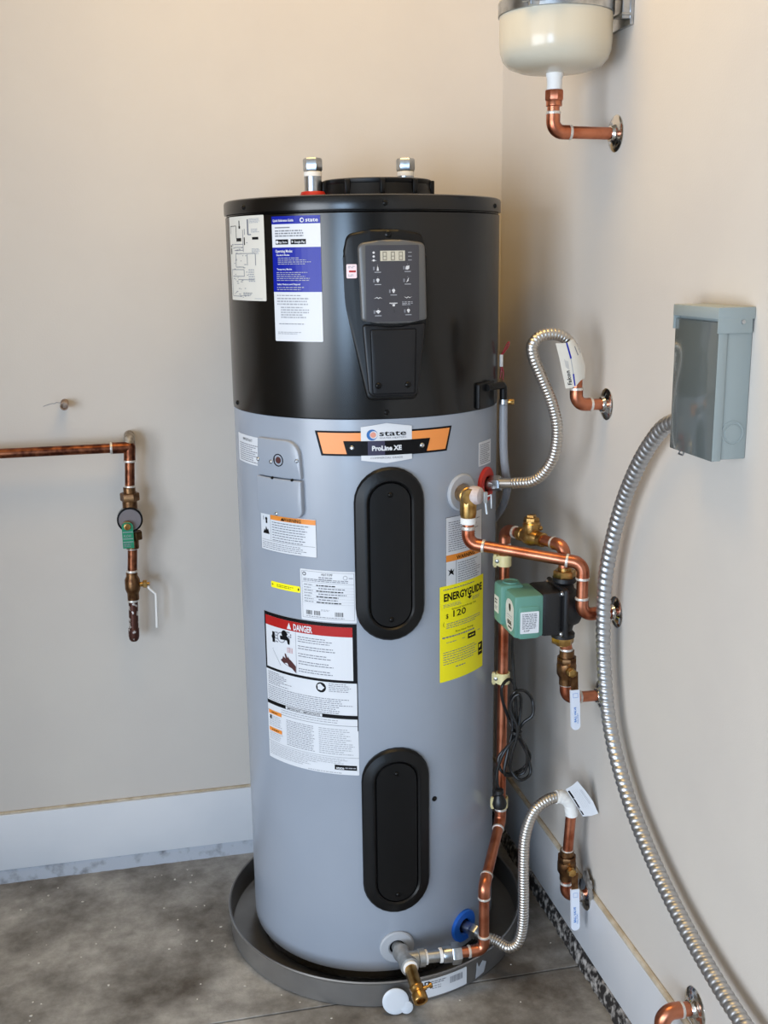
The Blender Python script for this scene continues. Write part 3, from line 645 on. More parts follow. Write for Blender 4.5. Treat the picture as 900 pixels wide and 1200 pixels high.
# ------------------------------------------------------------------ drain tee, brass drain valve and recirculation riser
dt = thing('drain_tee', 'galvanised pipe tee with nipples at the heater drain port', 'pipe fitting', (-.418, -.67, .06))
T0 = V((-.4215, -.622, .0925)); T1 = V((-.418, -.680, .100)); dd = (T1-T0).normalized()
bm = nb(); tube(bm, [T0-dd*.008, T1], .0128, 20); obj('nipple', bm, M_galv, dt)
bm = nb(); lathe(bm, T0+dd*.018, dd, [(.0135, 0), (.0150, .001), (.0150, .005), (.0135, .006)], 24); obj('thread_tape', bm, M_tape, dt)
bm = nb(); lathe(bm, T1-dd*.036, dd, [(.0145, 0), (.0185, .001), (.0185, .010), (.0165, .013), (.0165, .052), (.0190, .055), (.0190, .068), (.0150, .069)], 28)
B0 = T1+V((0, 0, 0)); bx = V((1, -.02, -.01)).normalized()
lathe(bm, B0, bx, [(.0160, 0), (.0160, .026), (.0185, .028), (.0185, .040), (.0145, .041)], 28); obj('tee', bm, M_galv, dt)
bm = nb(); tube(bm, [B0+bx*.036, B0+bx*.105], .0132, 20); obj('nipple', bm, M_zinc, dt)
bm = nb(); lathe(bm, B0+bx*.0405, bx, [(.0135, 0), (.0155, .0008), (.0155, .005), (.0135, .006)], 24); obj('thread_tape', bm, M_tape, dt)
bm = nb(); lathe(bm, B0+bx*.072, bx, [(.0135, 0), (.0155, .0008), (.0155, .006), (.0135, .007)], 24); obj('thread_tape', bm, M_tape, dt)
bm = nb(); lathe(bm, B0+bx*.079, bx, [(.0155, 0), (.0168, .002), (.0168, .022), (.0150, .023)], 28); hexnut(bm, B0+bx*.098, bx, .0225, .020, ang=.5, ch=.08); obj('union_nut', bm, M_zinc, dt)
bm = nb(); lathe(bm, T1+dd*.030, dd, [(.0128, 0), (.0152, .001), (.0152, .0065), (.0128, .0075)], 24); obj('thread_tape', bm, M_tape, dt)
dv = thing('drain_valve', 'small brass hose bib drain valve screwed into the galvanised tee', 'valve', (-.412, -.73, .07))
E0 = T1+dd*.030; d2 = V((.07, -1, -.40)).normalized(); E1 = E0+d2*.050
bm = nb(); lathe(bm, E0, d2, [(.0110, 0), (.0132, .004), (.0130, .042), (.0150, .045), (.0150, .050), (.0132, .053), (.0132, .060), (.0155, .062), (.0155, .076), (.0145, .078), (.0095, .078), (.0095, .066), (0, .066)], 24); bv_ = obj('valve_body', bm, M_brass, dv)
hx_ = V((1, .15, .25)).normalized(); bm = nb(); lathe(bm, E0+d2*.056+hx_*.011, hx_, [(.0050, 0), (.0050, .007), (.0032, .008), (.0032, .014), (.0062, .0145), (.0062, .0195), (.004, .021)], 12); obj('stem', bm, M_brass, dv)

riser = thing('recirculation_riser', 'long vertical copper pipe rising beside the heater from the drain tee', 'pipe', (-.249, -.68, .09))
UX = B0+bx*.112
RP = [UX, V((-.2485, UX.y, UX.z-.001)), V((-.249, -.681, .248)), V((-.160, -.520, .300)), V((-.158, -.518, .967)), V((-.1505, -.5355, .967))]
RP[2].y = UX.y; pipe_run(riser, RP[:4]+[V((-.158, -.518, .60))], rad=.018, sleeve=.014)
dirc = (V((-.090, -.679, .967))-V((-.158, -.518, .967))).normalized()
RT = V((-.158, -.518, .967)); ckc = RT.lerp(V((-.090, -.679, .967)), .46)
pipe_run(riser, [V((-.158, -.518, .58)), RT, ckc-dirc*.034], rad=.018, sleeve=.014)
def clamp_ring(z, lab, grp='cream pipe clamps on the riser'):
    t = thing('pipe_clamp', lab, 'pipe clamp', (-.158, -.518, z), grp)
    bm = nb(); n = 28; rings = []
    for r_, h in ((.0120, -.012), (.0150, -.012), (.0150, .012), (.0120, .012)):
        rings.append([bm.verts.new(V((-.158+r_*math.cos(2*PI*k/n), -.518+r_*math.sin(2*PI*k/n), z+h))) for k in range(n)])
    for A, B in zip(rings, rings[1:]+rings[:1]):
        for k in range(n): bm.faces.new((A[k], A[(k+1) % n], B[(k+1) % n], B[k]))
    obj('ring', bm, M_clamp, t)
    bm = nb(); d = V((-.86, .50, 0)); s_ = V((-.5, -.86, 0)); p = V((-.158, -.518, z))+s_*.010
    for q0, q1, hw, hz in ((.006, .022, .0018, .010), ):
        P = [p+d*q0+s_*-.002, p+d*q1+s_*-.002, p+d*q1+s_*.002, p+d*q0+s_*.002]
        lo = [bm.verts.new(x-Z*hz) for x in P]; hi = [bm.verts.new(x+Z*hz) for x in P]
        bm.faces.new(lo); bm.faces.new(hi)
        for k in range(4): bm.faces.new((lo[k], lo[(k+1) % 4], hi[(k+1) % 4], hi[k]))
    box(bm, p+d*.018+s_*.0-V((.003, .003, .014)), p+d*.018+V((.003, .003, .014)), .001); obj('mounting_ear', bm, M_clamp, t)
    bm = nb(); lathe(bm, p+d*.013+s_*.002, s_, [(.0042, 0), (.0042, .002), (.002, .003), (0, .003)], 12); obj('screw', bm, M_zinc, t)
clamp_ring(.900, 'cream plastic pipe clamp just below the relief pipe'); clamp_ring(.637, 'cream plastic pipe clamp above the coiled black cord'); clamp_ring(.343, 'cream plastic pipe clamp under the black cord plug')

# ------------------------------------------------------------------ check valve and link pipe to the pump
ck = thing('check_valve', 'brass swing check valve between riser and pump', 'valve', ckc-V((0, 0, .02)))
bm = nb(); L_ = dirc
lathe(bm, ckc-L_*.036, L_, [(.0118, 0), (.0145, .001), (.0145, .012), (.013, .014), (.017, .024), (.019, .036), (.017, .048), (.013, .058), (.0145, .060), (.0145, .071), (.0118, .072)], 28)
lathe(bm, ckc, Z, [(.015, 0), (.0165, .010), (.0165, .020), (.0185, .021), (.0185, .028), (.0165, .030), (.0165, .034)], 28); obj('valve_body', bm, M_brass, ck)
bm = nb(); hexnut(bm, ckc+Z*.032, Z, .0155, .009); hexnut(bm, ckc+Z*.040, Z, .0095, .006, seg=4); obj('bonnet', bm, M_brass, ck)
bm = nb(); lathe(bm, ckc+Z*.018, (.9, -.3, 0), [(.005, .010), (.005, .020), (.003, .0225), (0, .0225)], 12); obj('side_plug', bm, M_brass, ck)
lk = thing('link_pipe', 'short copper pipe with elbow from check valve down to the pump', 'pipe', (-.09, -.679, .92))
PT = V((-.090, -.679, .967)); pipe_run(lk, [ckc+dirc*.033, PT, V((-.0895, -.679, .915))], rad=.018, sleeve=.012)

# ------------------------------------------------------------------ circulator pump
pc = V((-.088, -.679, .842))
pump = thing('circulator_pump', 'green and black circulator pump on the copper lines', 'pump', (pc.x, pc.y, .79))
def ybox(bm, x0, x1, hy, hz, bev, cz=pc.z): box(bm, (x0, pc.y-hy, cz-hz), (x1, pc.y+hy, cz+hz), bev)
bm = nb(); lathe(bm, pc-Z*.064, Z, [(.015, 0), (.0235, .002), (.0235, .010), (.018, .016), (.0215, .030), (.0225, .064), (.0215, .098), (.018, .112), (.0235, .118), (.0235, .126), (.015, .128)], 32)
lathe(bm, pc+V((.030, 0, 0)), (-1, 0, 0), [(.028, 0), (.036, .006), (.0385, .014), (.0385, .040), (.037, .044)], 44); obj('volute', bm, M_pblack, pump)
bm = nb(); ybox(bm, pc.x-.020, pc.x-.008, .051, .051, .006); fl_ = obj('flange_plate', bm, M_pblack, pump)
bm = nb(); ybox(bm, pc.x-.062, pc.x-.018, .042, .045, .008); obj('motor_body', bm, M_pblack, pump)
for sy in (-1, 1):
    for sz in (-1, 1):
        bm = nb(); lathe(bm, (pc.x-.019, pc.y+sy*.041, pc.z+sz*.041), (-1, 0, 0), [(.0052, 0), (.0052, .004), (.004, .0055), (0, .0055)], 10); obj('flange_bolt', bm, M_zinc, fl_)
bm = nb(); ybox(bm, pc.x-.118, pc.x-.058, .043, .043, .006); box(bm, (pc.x-.112, pc.y-.047, pc.z-.046), (pc.x-.064, pc.y+.03, pc.z+.024), .009); hs = obj('motor_housing', bm, M_green, pump)
bm = nb(); box(bm, (pc.x-.128, pc.y+.012, pc.z-.034), (pc.x-.078, pc.y+.058, pc.z+.050), .008); lathe(bm, (pc.x-.100, pc.y+.034, pc.z+.049), Z, [(.017, 0), (.017, .003), (.013, .0035), (.012, .002), (0, .002)], 24); obj('wiring_box', bm, M_green, hs)
f5 = lambda u, v, w_: V((pc.x-.0885+u, pc.y-.0470-w_, pc.z-.010+v))
S = Sheet('data_sticker', hs, .040, .042, f5, M_white) if False else None
class Flat(Sheet): pass
def psheet(name, parent, W, H, f_, base, **k):
    s_ = Sheet(name, parent, W, H, f_, base, **k); return s_
S = psheet('data_sticker', pump, .038, .044, f5, M_white, label='white square data sticker'); S.greek(.1, .08, .92, .8, 9, M_inkg, fill=.5, ragged=.1); S.text('4.HP', .18, .92, .1, M_ink); S.done()
f6 = lambda u, v, w_: V((pc.x-.1180-w_, pc.y-.015-u, pc.z-.002+v))
S = psheet('model_sticker', pump, .046, .064, f6, M_whitew, poly=rrect(.046, .064, .020, 8), label='rounded white sticker with black print'); S.poly([(.40, .18), (.47, .12), (.62, .15), (.66, .27), (.6, .38), (.48, .36), (.42, .28)], M_ink); S.rect(.2, .50, .8, .515, M_inkg); S.rect(.25, .58, .75, .592, M_inkg); S.text('006', .24, .80, .14, M_ink, w=.52, bold=.04); S.rect(.35, .85, .8, .9, M_ink); S.frame(.16, .06, .84, .94, .0004, M_inkl); S.done()
f7 = lambda u, v, w_: V((pc.x-.1282-w_, pc.y+.035-u, pc.z+.006+v))
S = psheet('wiring_sticker', pump, .026, .034, f7, M_whitew); S.greek(.15, .15, .85, .5, 2, M_ink); S.greek(.15, .6, .8, .85, 3, M_inkg); S.done()
for zz, nm in ((.058, 0), (-.076, 0)):
    bm = nb(); hexnut(bm, pc+Z*zz, Z, .0225, .018, ang=.35, ch=.06); lathe(bm, pc+Z*zz, Z, [(.0135, -.004), (.0135, .024)], 20); obj('brass_nut', bm, M_brass, pump)

# ------------------------------------------------------------------ ball valves and wall stubs on the right wall
def lever_handle(parent, top, bot, wdt, side=0):
    """flat steel strap with a vinyl sleeve, hanging straight down in front of the valve"""
    top = V(top); bot = V(bot); d = (bot-top); L = d.length; d.normalize(); xx = V((1, 0, 0)); nn_ = xx.cross(d)
    if nn_.y > 0: nn_ = -nn_
    mid = top+d*.034
    bm = nb(); P = [top+xx*-wdt*.45, top+xx*wdt*.45, mid+d*.01+xx*wdt*.42, mid+d*.01-xx*wdt*.42]
    lo = [bm.verts.new(p) for p in P]; hi = [bm.verts.new(p+nn_*.0022) for p in P]; bm.faces.new(lo); bm.faces.new(hi)
    for k in range(4): bm.faces.new((lo[k], lo[(k+1) % 4], hi[(k+1) % 4], hi[k]))
    h = obj('lever', bm, M_bronze, parent)
    Ls = L-.037; c = top+d*(.037+Ls/2); fm = lambda u, v, w_: c+xx*u-d*v+nn_*(w_-.0015)
    s_ = Sheet('grip', parent, wdt*1.1, Ls, fm, M_handle, poly=roundpoly([(-wdt*.55, -Ls/2), (wdt*.55, -Ls/2), (wdt*.55, Ls/2), (-wdt*.55, Ls/2)], [wdt*.52, wdt*.52, .001, .001]), th=.0055, label='white vinyl grip with blue print')
    s_.frame(.25, .08, .8, .19, .0006, M_inkb); s_.text('WATER', .62, .75, .16, M_inkb, rot=PI/2, w=None, bold=.03) if False else None
    s_.text('BALL VALVE', .55, .80, .05, M_inkb, rot=PI/2, bold=.03); s_.text('FULL PORT', .80, .83, .035, M_inkb, rot=PI/2); s_.done('print')
    return h
def ball_valve(name, lab, c, zc, ztop, zbot, hand_top, hand_bot):
    t = thing(name, lab, 'valve', (c[0], c[1], zbot)); cc = V((c[0], c[1], zc)); bm = nb(); a = zc-zbot; b_ = ztop-zc
    lathe(bm, (c[0], c[1], 0), Z, [(.0125, zbot), (.0145, zbot+.001), (.0145, zbot+.012), (.0150, zc-.020), (.0195, zc-.012), (.0200, zc+.006), (.0190, zc+.012)], 28)
    hexnut(bm, cc+Z*.010, Z, .0205, .014, ch=.05, seg=8); lathe(bm, (c[0], c[1], 0), Z, [(.0155, zc+.022), (.0150, ztop-.010), (.0150, ztop)], 24); obj('valve_body', bm, M_bronze, t)
    fy = V((0, -1, 0)); bm = nb(); lathe(bm, cc, fy, [(.009, .014), (.009, .026), (.006, .027), (.006, .033)], 16); hexnut(bm, cc+fy*.027, fy, .0092, .0075); obj('stem_nut', bm, M_brass, t)
    lever_handle(t, hand_top, hand_bot, .0172); return t
ps = thing('pump_stub', 'copper elbow stub from the wall to the valve below the pump', 'pipe', (0, -.679, .644))
VX = -.0785
pipe_run(ps, [V((-.001, -.679, .645)), V((VX, -.679, .647)), V((VX, -.679, .682))], rad=.019, sleeve=.012); escutcheon(ps, (0, -.679, .645))
ball_valve('ball_valve', 'bronze ball valve with white blue-printed lever directly below the pump', (VX, -.679), .712, .750, .676, (VX+.004, -.709, .714), (VX+.009, -.712, .592))
pn = thing('pump_nipple', 'short copper nipple between pump and bronze ball valve', 'pipe', (VX, -.679, .74)); bm = nb(); tube(bm, [(VX, -.679, .742), (VX-.004, -.679, .768)], .0125, 18); obj('pipe', bm, M_cop, pn); solder_ring(pn, (VX-.001, -.679, .752), Z, .0128)

rp = thing('relief_pipe', 'copper discharge pipe running from the relief valve to the wall', 'pipe', (-.073, -.733, .84))
pipe_run(rp, [V((-.271, -.626, 1.012)), V((-.271, -.626, .9715)), V((-.0725, -.733, .9455)), V((-.0725, -.733, .842)), V((-.001, -.733, .841))], rad=.021, sleeve=.012, r=.0113)
escutcheon(rp, (0, -.733, .841)); solder_ring(rp, (-.271, -.626, 1.004), Z, .0125)
rv = thing('relief_valve', 'brass relief valve with steel test lever on the heater side', 'valve', (-.271, -.61, 1.02))
vy = V((.05, -1, 0)).normalized(); b0 = V((-.2735, -.578, 1.067)); vc_ = V((-.271, -.626, 1.069))
bm = nb(); lathe(bm, b0, vy, [(.0135, -.006), (.0135, .012), (.0155, .014), (.0185, .020), (.0185, .050), (.0165, .052), (.0165, .062), (.010, .064)], 26)
for k in range(4): hexnut(bm, b0+vy*(.013+k*0), vy, .0182, .012, ch=.06); break
lathe(bm, vc_, -Z, [(.015, 0), (.0165, .012), (.0165, .036), (.0150, .044), (.0125, .045)], 24); obj('valve_body', bm, M_brass, rv)
cx_ = V((.75, -.66, 0)).normalized(); bm = nb(); lathe(bm, vc_+V((0, .006, 0)), cx_, [(.0165, .006), (.0185, .012), (.0185, .020), (.016, .028), (.008, .031), (0, .0315)], 26); obj('cap', bm, M_capw, rv, label='whitish enamel cap')
bm = nb(); lp = vc_+cx_*.036; tube(bm, [lp+Z*.008, lp-Z*.004, lp+cx_*.003-Z*.030, lp+cx_*.004-Z*.034], .0028, 8); box(bm, lp-V((.004, .004, .012)), lp+V((.004, .004, .010)), .001); tube(bm, [lp+V((.010, -.006, .006)), lp+V((.011, -.006, -.022))], .0018, 8); tube(bm, [lp, lp+V((.010, -.006, .004))], .0018, 8); obj('test_lever', bm, M_galv, rv)
bm = nb(); lathe(bm, vc_-Z*.058, Z, [(.0128, 0), (.0150, .001), (.0155, .007), (.0150, .013), (.0128, .014)], 24); obj('thread_tape', bm, M_tape, rv)

# ------------------------------------------------------------------ hoses
uh = thing('hot_water_hose', 'upper ribbed stainless hose looping from the red port to the wall', 'hose', (-.19, -.56, 1.06))
h0 = cyl(49, 1.067, HR-.004); hd = V((.98, -.20, -.02)).normalized(); hs_ = cyl(49, 1.067, .285)
UH = [(-.178, -.537, 1.070), (-.150, -.560, 1.0735), (-.118, -.590, 1.085), (-.0955, -.618, 1.129), (-.093, -.635, 1.187), (-.1075, -.645, 1.240), (-.132, -.652, 1.292), (-.153, -.658, 1.334), (-.1565, -.660, 1.360), (-.137, -.660, 1.3765), (-.104, -.659, 1.3765), (-.079, -.657, 1.358), (-.0635, -.655, 1.318), (-.0635, -.655, 1.292)]
ribbed('hose', UH, .0114, .0066, .0019, uh, M_stain, smooth_ends=(.03, .02), sharp=.45)
bm = nb(); lathe(bm, h0, V(UH[0])-h0, [(.0105, 0), (.0125, .004), (.0125, .022), (.010, .023)], 20); obj('nipple', bm, M_zinc, uh)
ud = (V(UH[1])-V(UH[0])).normalized(); bm = nb(); hexnut(bm, V(UH[0])-ud*.020, ud, .0165, .024, ch=.08); obj('hex_nut', bm, M_zinc, uh)
us = thing('hot_water_stub', 'copper elbow stub at the wall end of the upper hose', 'pipe', (0, -.655, 1.239))
pipe_run(us, [V((-.001, -.655, 1.240)), V((-.0635, -.655, 1.242)), V((-.0635, -.655, 1.294))], rad=.019, sleeve=.012); escutcheon(us, (0, -.655, 1.240))
lh = thing('cold_water_hose', 'lower ribbed stainless hose curving from the blue port to the wall', 'hose', (-.24, -.6, .07))
k0 = cyl(33.1, .088, HR-.004); k1 = cyl(33.1, .088, HR+.062)
LH = [k1, (-.206, -.640, .083), (-.187, -.662, .079), (-.169, -.670, .093), (-.1590, -.670, .13), (-.1575, -.670, .19), (-.1575, -.666, .27), (-.153, -.660, .336), (-.134, -.655, .386), (-.104, -.652, .408), (-.076, -.650, .413)]
ribbed('hose', LH, .0120, .0062, .0019, lh, M_stain, smooth_ends=(.012, .008), sharp=.45)
kd = (k1-k0).normalized(); bm = nb(); lathe(bm, k0, kd, [(.0110, 0), (.0125, .004), (.0125, .03), (.010, .031)], 20); obj('nipple', bm, M_zinc, lh)
bm = nb(); hexnut(bm, k0+kd*.028, kd, .0170, .018, ch=.08); lathe(bm, k0+kd*.046, kd, [(.0145, 0), (.0145, .018), (.012, .02)], 20); obj('hex_nut', bm, M_zinc, lh)
bm = nb(); tube(bm, spline([(-.082, -.650, .4125), (-.066, -.6495, .410), (-.050, -.649, .394), (-.0445, -.649, .366)], 6), .0142, 18, rf=lambda i, th: .0142+.0008*math.sin(i*1.9+3*th)); obj('tape_wrap', bm, M_tape, lh, label='white tape wrapped end')
lower = thing('cold_water_stub', 'copper pipe and elbow stub at the wall end of the lower hose', 'pipe', (0, -.649, .17))
LX = -.0535
pipe_run(lower, [V((-.0465, -.649, .372)), V((LX+.001, -.649, .272))], elbows=False, name='pipe'); solder_ring(lower, (LX+.001, -.649, .283), Z, .0125)
pipe_run(lower, [V((-.001, -.649, .172)), V((LX, -.649, .176)), V((LX, -.649, .228))], rad=.019, sleeve=.013); escutcheon(lower, (-.010, -.649, .172), R=.034)
ball_valve('ball_valve', 'bronze ball valve with white blue-printed lever near the floor', (LX, -.649), .248, .284, .214, (LX+.006, -.678, .246), (LX+.010, -.681, .112))
# mortar patch round the lower escutcheon
bm = nb(); n = 22; vv = [bm.verts.new((-.012 if 0 else -.0102, -.664+.030*math.cos(2*PI*k/n)*random.uniform(.75, 1.2), .196+.034*math.sin(2*PI*k/n)*random.uniform(.75, 1.25))) for k in range(n)]; ctr = bm.verts.new((-.0135, -.664, .196))
for k in range(n): bm.faces.new((vv[k], vv[(k+1) % n], ctr))
obj('mortar_patch', bm, M_mortar, bpy.data.objects['baseboard_right'])
br = thing('wall_elbow_stub', 'copper elbow stub with chrome wall plate at the lower right edge', 'pipe', (0, -1.115, .234))
pipe_run(br, [V((-.001, -1.115, .236)), V((-.062, -1.115, .238)), V((-.062, -1.115, .15))], rad=.020, sleeve=.014, r=.0125); escutcheon(br, (0, -1.115, .236), R=.036, r=.013)

# paper tags on the hoses
def bent_sheet(name, lab, rows, m_, th, prints=(), uvtxt=None):
    """thin paper: rows of points, thickened"""
    bm = nb(); g = [[V(p) for p in r] for r in rows]; nr, nc = len(g), len(g[0]); A = []; B = []
    def nrm(i, j):
        du = g[i][min(j+1, nc-1)]-g[i][max(j-1, 0)]; dv_ = g[min(i+1, nr-1)][j]-g[max(i-1, 0)][j]; return du.cross(dv_).normalized()
    for i in range(nr):
        A.append([bm.verts.new(g[i][j]) for j in range(nc)]); B.append([bm.verts.new(g[i][j]+nrm(i, j)*th) for j in range(nc)])
    for i in range(nr-1):
        for j in range(nc-1):
            bm.faces.new((A[i][j], A[i][j+1], A[i+1][j+1], A[i+1][j])); bm.faces.new((B[i][j], B[i+1][j], B[i+1][j+1], B[i][j+1]))
    edge = [(0, j) for j in range(nc)]+[(i, nc-1) for i in range(1, nr)]+[(nr-1, j) for j in range(nc-2, -1, -1)]+[(i, 0) for i in range(nr-2, 0, -1)]
    for k in range(len(edge)):
        a, b_ = edge[k], edge[(k+1) % len(edge)]; bm.faces.new((A[a[0]][a[1]], A[b_[0]][b_[1]], B[b_[0]][b_[1]], B[a[0]][a[1]]))
    t = thing(name, lab, 'tag', tuple(g[-1][0])); sheet = obj('paper', bm, m_, t, smooth=50)
    def ev(u, v, w_):
        x = max(0, min(.9999, u))*(nc-1); y = max(0, min(.9999, v))*(nr-1); j = int(x); i = int(y); fx = x-j; fy = y-i
        p = g[i][j].lerp(g[i][j+1], fx).lerp(g[i+1][j].lerp(g[i+1][j+1], fx), fy)
        n_ = nrm(i, j); s_ = 1 if n_.dot(V((-.3, -1, .2))) > 0 else -1
        return p+n_*(th*(1 if s_ > 0 else 0)+s_*w_) if s_ > 0 else p-n_*w_
    s_ = Sheet.__new__(Sheet); s_.W = (g[0][-1]-g[0][0]).length; s_.H = (g[-1][0]-g[0][0]).length; s_.bm = nb(); s_.mats = []; s_.th = 0; s_.o = sheet
    s_.f = lambda U, VV_, w_: ev(U/s_.W+.5, .5-VV_/s_.H, w_); return s_
S = bent_sheet('paper_tag', 'white folded paper tag with blue stripe on the upper hose', [
    [(-.116, -.6745, 1.362), (-.103, -.6755, 1.362), (-.093, -.676, 1.363), (-.084, -.674, 1.3685), (-.078, -.668, 1.369)],
    [(-.108, -.6745, 1.335), (-.095, -.6755, 1.332), (-.084, -.6765, 1.336), (-.071, -.674, 1.345), (-.061, -.666, 1.344)],
    [(-.101, -.6745, 1.305), (-.088, -.6755, 1.303), (-.078, -.6765, 1.305), (-.064, -.674, 1.315), (-.052, -.666, 1.318)],
    [(-.0935, -.6745, 1.276), (-.082, -.6755, 1.277), (-.074, -.6765, 1.280), (-.064, -.674, 1.290), (-.0515, -.666, 1.294)]], M_whitew, .0005)
S.rect(.42, .0, .49, .33, M_blue); S.rect(.42, .33, .49, .36, M_blue); S.rect(.42, .68, .49, .98, M_blue); S.rect(.44, .36, .47, .68, M_inkl)
S.text('Falcon', .30, .93, .20, M_ink, rot=PI/2, bold=.01) if False else None
VV_, FF_ = text_bm('Falcon', .02); k_ = .105*S.H; q_ = S.mi(M_ink); pv = [S.bm.verts.new(S.P(.30-p[1]*.17/.7, .93-(p[0]/max(x[0] for x in VV_))*.34, 1)) for p in VV_]
for f_ in FF_:
    try: S.bm.faces.new([pv[i] for i in f_]).material_index = q_
    except ValueError: pass
for v in (.18, .25, .32): S.rect(.72, v, .95, v+.02, M_inkg)
S.rect(.72, .18, .75, .40, M_inkg); S.rect(.92, .25, .95, .36, M_inkg)
for k in range(6): S.rect(.18+.025*k, .34+.01*k, .188+.025*k, .52+.01*k, M_inkl)
S.done()
S = bent_sheet('paper_tag', 'white paper tag with black band on the lower hose', [
    [(-.0700, -.672, .4395), (-.058, -.677, .449), (-.0480, -.680, .4595)],
    [(-.0590, -.672, .4215), (-.043, -.678, .430), (-.0315, -.683, .4385)],
    [(-.0440, -.672, .3975), (-.027, -.680, .405), (-.0150, -.687, .4130)],
    [(-.0300, -.672, .3720), (-.015, -.682, .377), (-.0040, -.692, .3860)]], M_white, .0005)
S.rect(.05, .1, .16, .50, M_ink); S.rect(.05, .50, .13, .95, M_ink)
for k in range(2): S.rect(.72+.08*k, .25, .74+.08*k, .7, M_inkl)
for k in range(10): S.rect(.3+.035*k, .15+.02*random.random(), .305+.035*k, .8, M_inkl) if k % 3 == 0 else None
S.done()

# ------------------------------------------------------------------ clear condensate tube
bm = nb(); P = [cyl(56.5, 1.236, .304), cyl(56.5, 1.19, .304), cyl(56.8, 1.13, .305), cyl(58, 1.085, .308), cyl(66, 1.05, .306), cyl(84, .98, .302), cyl(106, .85, .300), cyl(112, .5, .300), cyl(112, .10, .300), cyl(112, .03, .300)]
tube(bm, spline(P, 8), .0085, 14); tag(obj('condensate_tube', bm, M_clear, None, P[-1]), 'clear grey vinyl tube hanging from the black outlet behind the red port', 'tube')

# ------------------------------------------------------------------ pump cord with coil
cord = thing('power_cord', 'black pump power cord tied in a coil beside the copper riser', 'cord', (-.15, -.56, .36))
cy = -.560
def cl(pts, y): return [(x, y+dy, z) for (x, z), dy in zip(pts, [.006*math.sin(i*2.1) for i in range(len(pts))])]
bm = nb(); tube(bm, spline([(-.186, -.655, .790), (-.172, -.63, .775), (-.160, -.585, .75), (-.152, -.562, .709), (-.147, cy, .647), (-.143, cy, .602), (-.139, cy, .528)], 8), .0034, 10); obj('lead', bm, M_cord, cord)
LA = [(-.139, .617), (-.151, .643), (-.172, .635), (-.170, .601), (-.153, .552), (-.145, .521), (-.157, .492), (-.175, .464), (-.171, .437), (-.142, .426), (-.113, .438), (-.108, .468), (-.129, .512), (-.140, .55), (-.152, .596)]
LB = [(-.149, .536), (-.153, .592), (-.147, .621), (-.123, .619), (-.104, .595), (-.106, .565), (-.125, .545), (-.134, .516), (-.117, .473), (-.120, .431), (-.145, .423), (-.168, .437), (-.157, .492)]
LC = [(-.140, .528), (-.132, .579), (-.138, .616), (-.150, .610), (-.155, .581), (-.142, .535), (-.152, .48), (-.153, .443), (-.134, .42), (-.109, .434), (-.121, .488), (-.136, .520)]
for k, L__ in enumerate((LA, LB, LC)):
    bm = nb(); tube(bm, spline(cl(L__, cy-.008*(k-1)), 8, closed=True), .0034, 10, caps=False); obj('loop', bm, M_cord, cord)
bm = nb(); tube(bm, spline([(-.136, cy, .520), (-.168, cy-.004, .486), (-.182, cy, .443), (-.182, cy, .412), (-.176, cy+.004, .394)], 8), .0034, 10); obj('tail', bm, M_cord, cord)
bm = nb(); lathe(bm, (-.1405, cy, .523), (.1, 0, 1), [(.010, 0), (.0125, .001), (.0125, .006), (.010, .007)], 16); obj('twist_tie', bm, M_cord, cord)
bm = nb(); lathe(bm, (-.174, -.556, .350), (-.06, .0, 1), [(.006, 0), (.014, .002), (.016, .010), (.013, .022), (.008, .032), (.011, .036), (.010, .044), (.005, .047)], 14); obj('plug', bm, M_cord, cord)

# ------------------------------------------------------------------ expansion tank
et = thing('expansion_tank', 'cream expansion tank strapped high on the right wall', 'tank', (-.123, -.656, 1.84))
ex = V((-.1225, -.656, 0))
bm = nb(); prof = [(.020, 1.8415), (.038, 1.8422), (.066, 1.846), (.084, 1.853), (.0935, 1.863), (.0985, 1.877), (.100, 1.893), (.100, 2.12), (.095, 2.15), (.077, 2.175), (.042, 2.187), (0, 2.19)]
lathe(bm, ex, Z, prof, 72); obj('tank_shell', bm, M_cream, et)
bm = nb(); lathe(bm, ex, Z, [(.1005, 1.936), (.1025, 1.937), (.1025, 1.958), (.1005, 1.959)], 72); sp = obj('strap', bm, M_zinc, et)
bm = nb(); box(bm, (ex.x-.078, ex.y-.082, 1.936), (ex.x-.050, ex.y-.066, 1.958), .003); tube(bm, [(ex.x-.088, ex.y-.070, 1.947), (ex.x-.030, ex.y-.107, 1.949)], .005, 10); obj('strap_buckle', bm, M_zinc, sp)
bm = nb(); box(bm, (-.022, ex.y-.058, 1.925), (-.0005, ex.y-.050, 1.972), .002); box(bm, (-.024, ex.y-.060, 1.930), (-.004, ex.y-.020, 1.935), .002); box(bm, (-.024, ex.y-.060, 1.962), (-.004, ex.y-.020, 1.967), .002); box(bm, (-.008, ex.y-.06, 1.915), (-.0005, ex.y+.03, 1.985), .002); obj('wall_bracket', bm, M_zinc, et)
bm = nb(); lathe(bm, ex, Z, [(.0125, 1.812), (.0135, 1.814), (.0135, 1.832), (.0155, 1.836), (.0155, 1.843)], 24); obj('nipple', bm, M_tape, et)
ep = thing('expansion_pipe', 'copper elbow pipe joining the cream tank to the wall', 'pipe', (0, -.656, 1.739))
pipe_run(ep, [V((-.001, -.656, 1.740)), V((-.1235, -.656, 1.7415)), V((-.1235, -.656, 1.800))], rad=.019, sleeve=.014); escutcheon(ep, (0, -.656, 1.740), R=.033)
bm = nb(); lathe(bm, ex, Z, [(.0125, 1.785), (.0145, 1.786), (.0145, 1.794), (.0135, 1.796)], 22); hexnut(bm, ex+Z*1.795, Z, .0172, .018, ch=.06, seg=8); obj('adapter', bm, M_cop, ep)

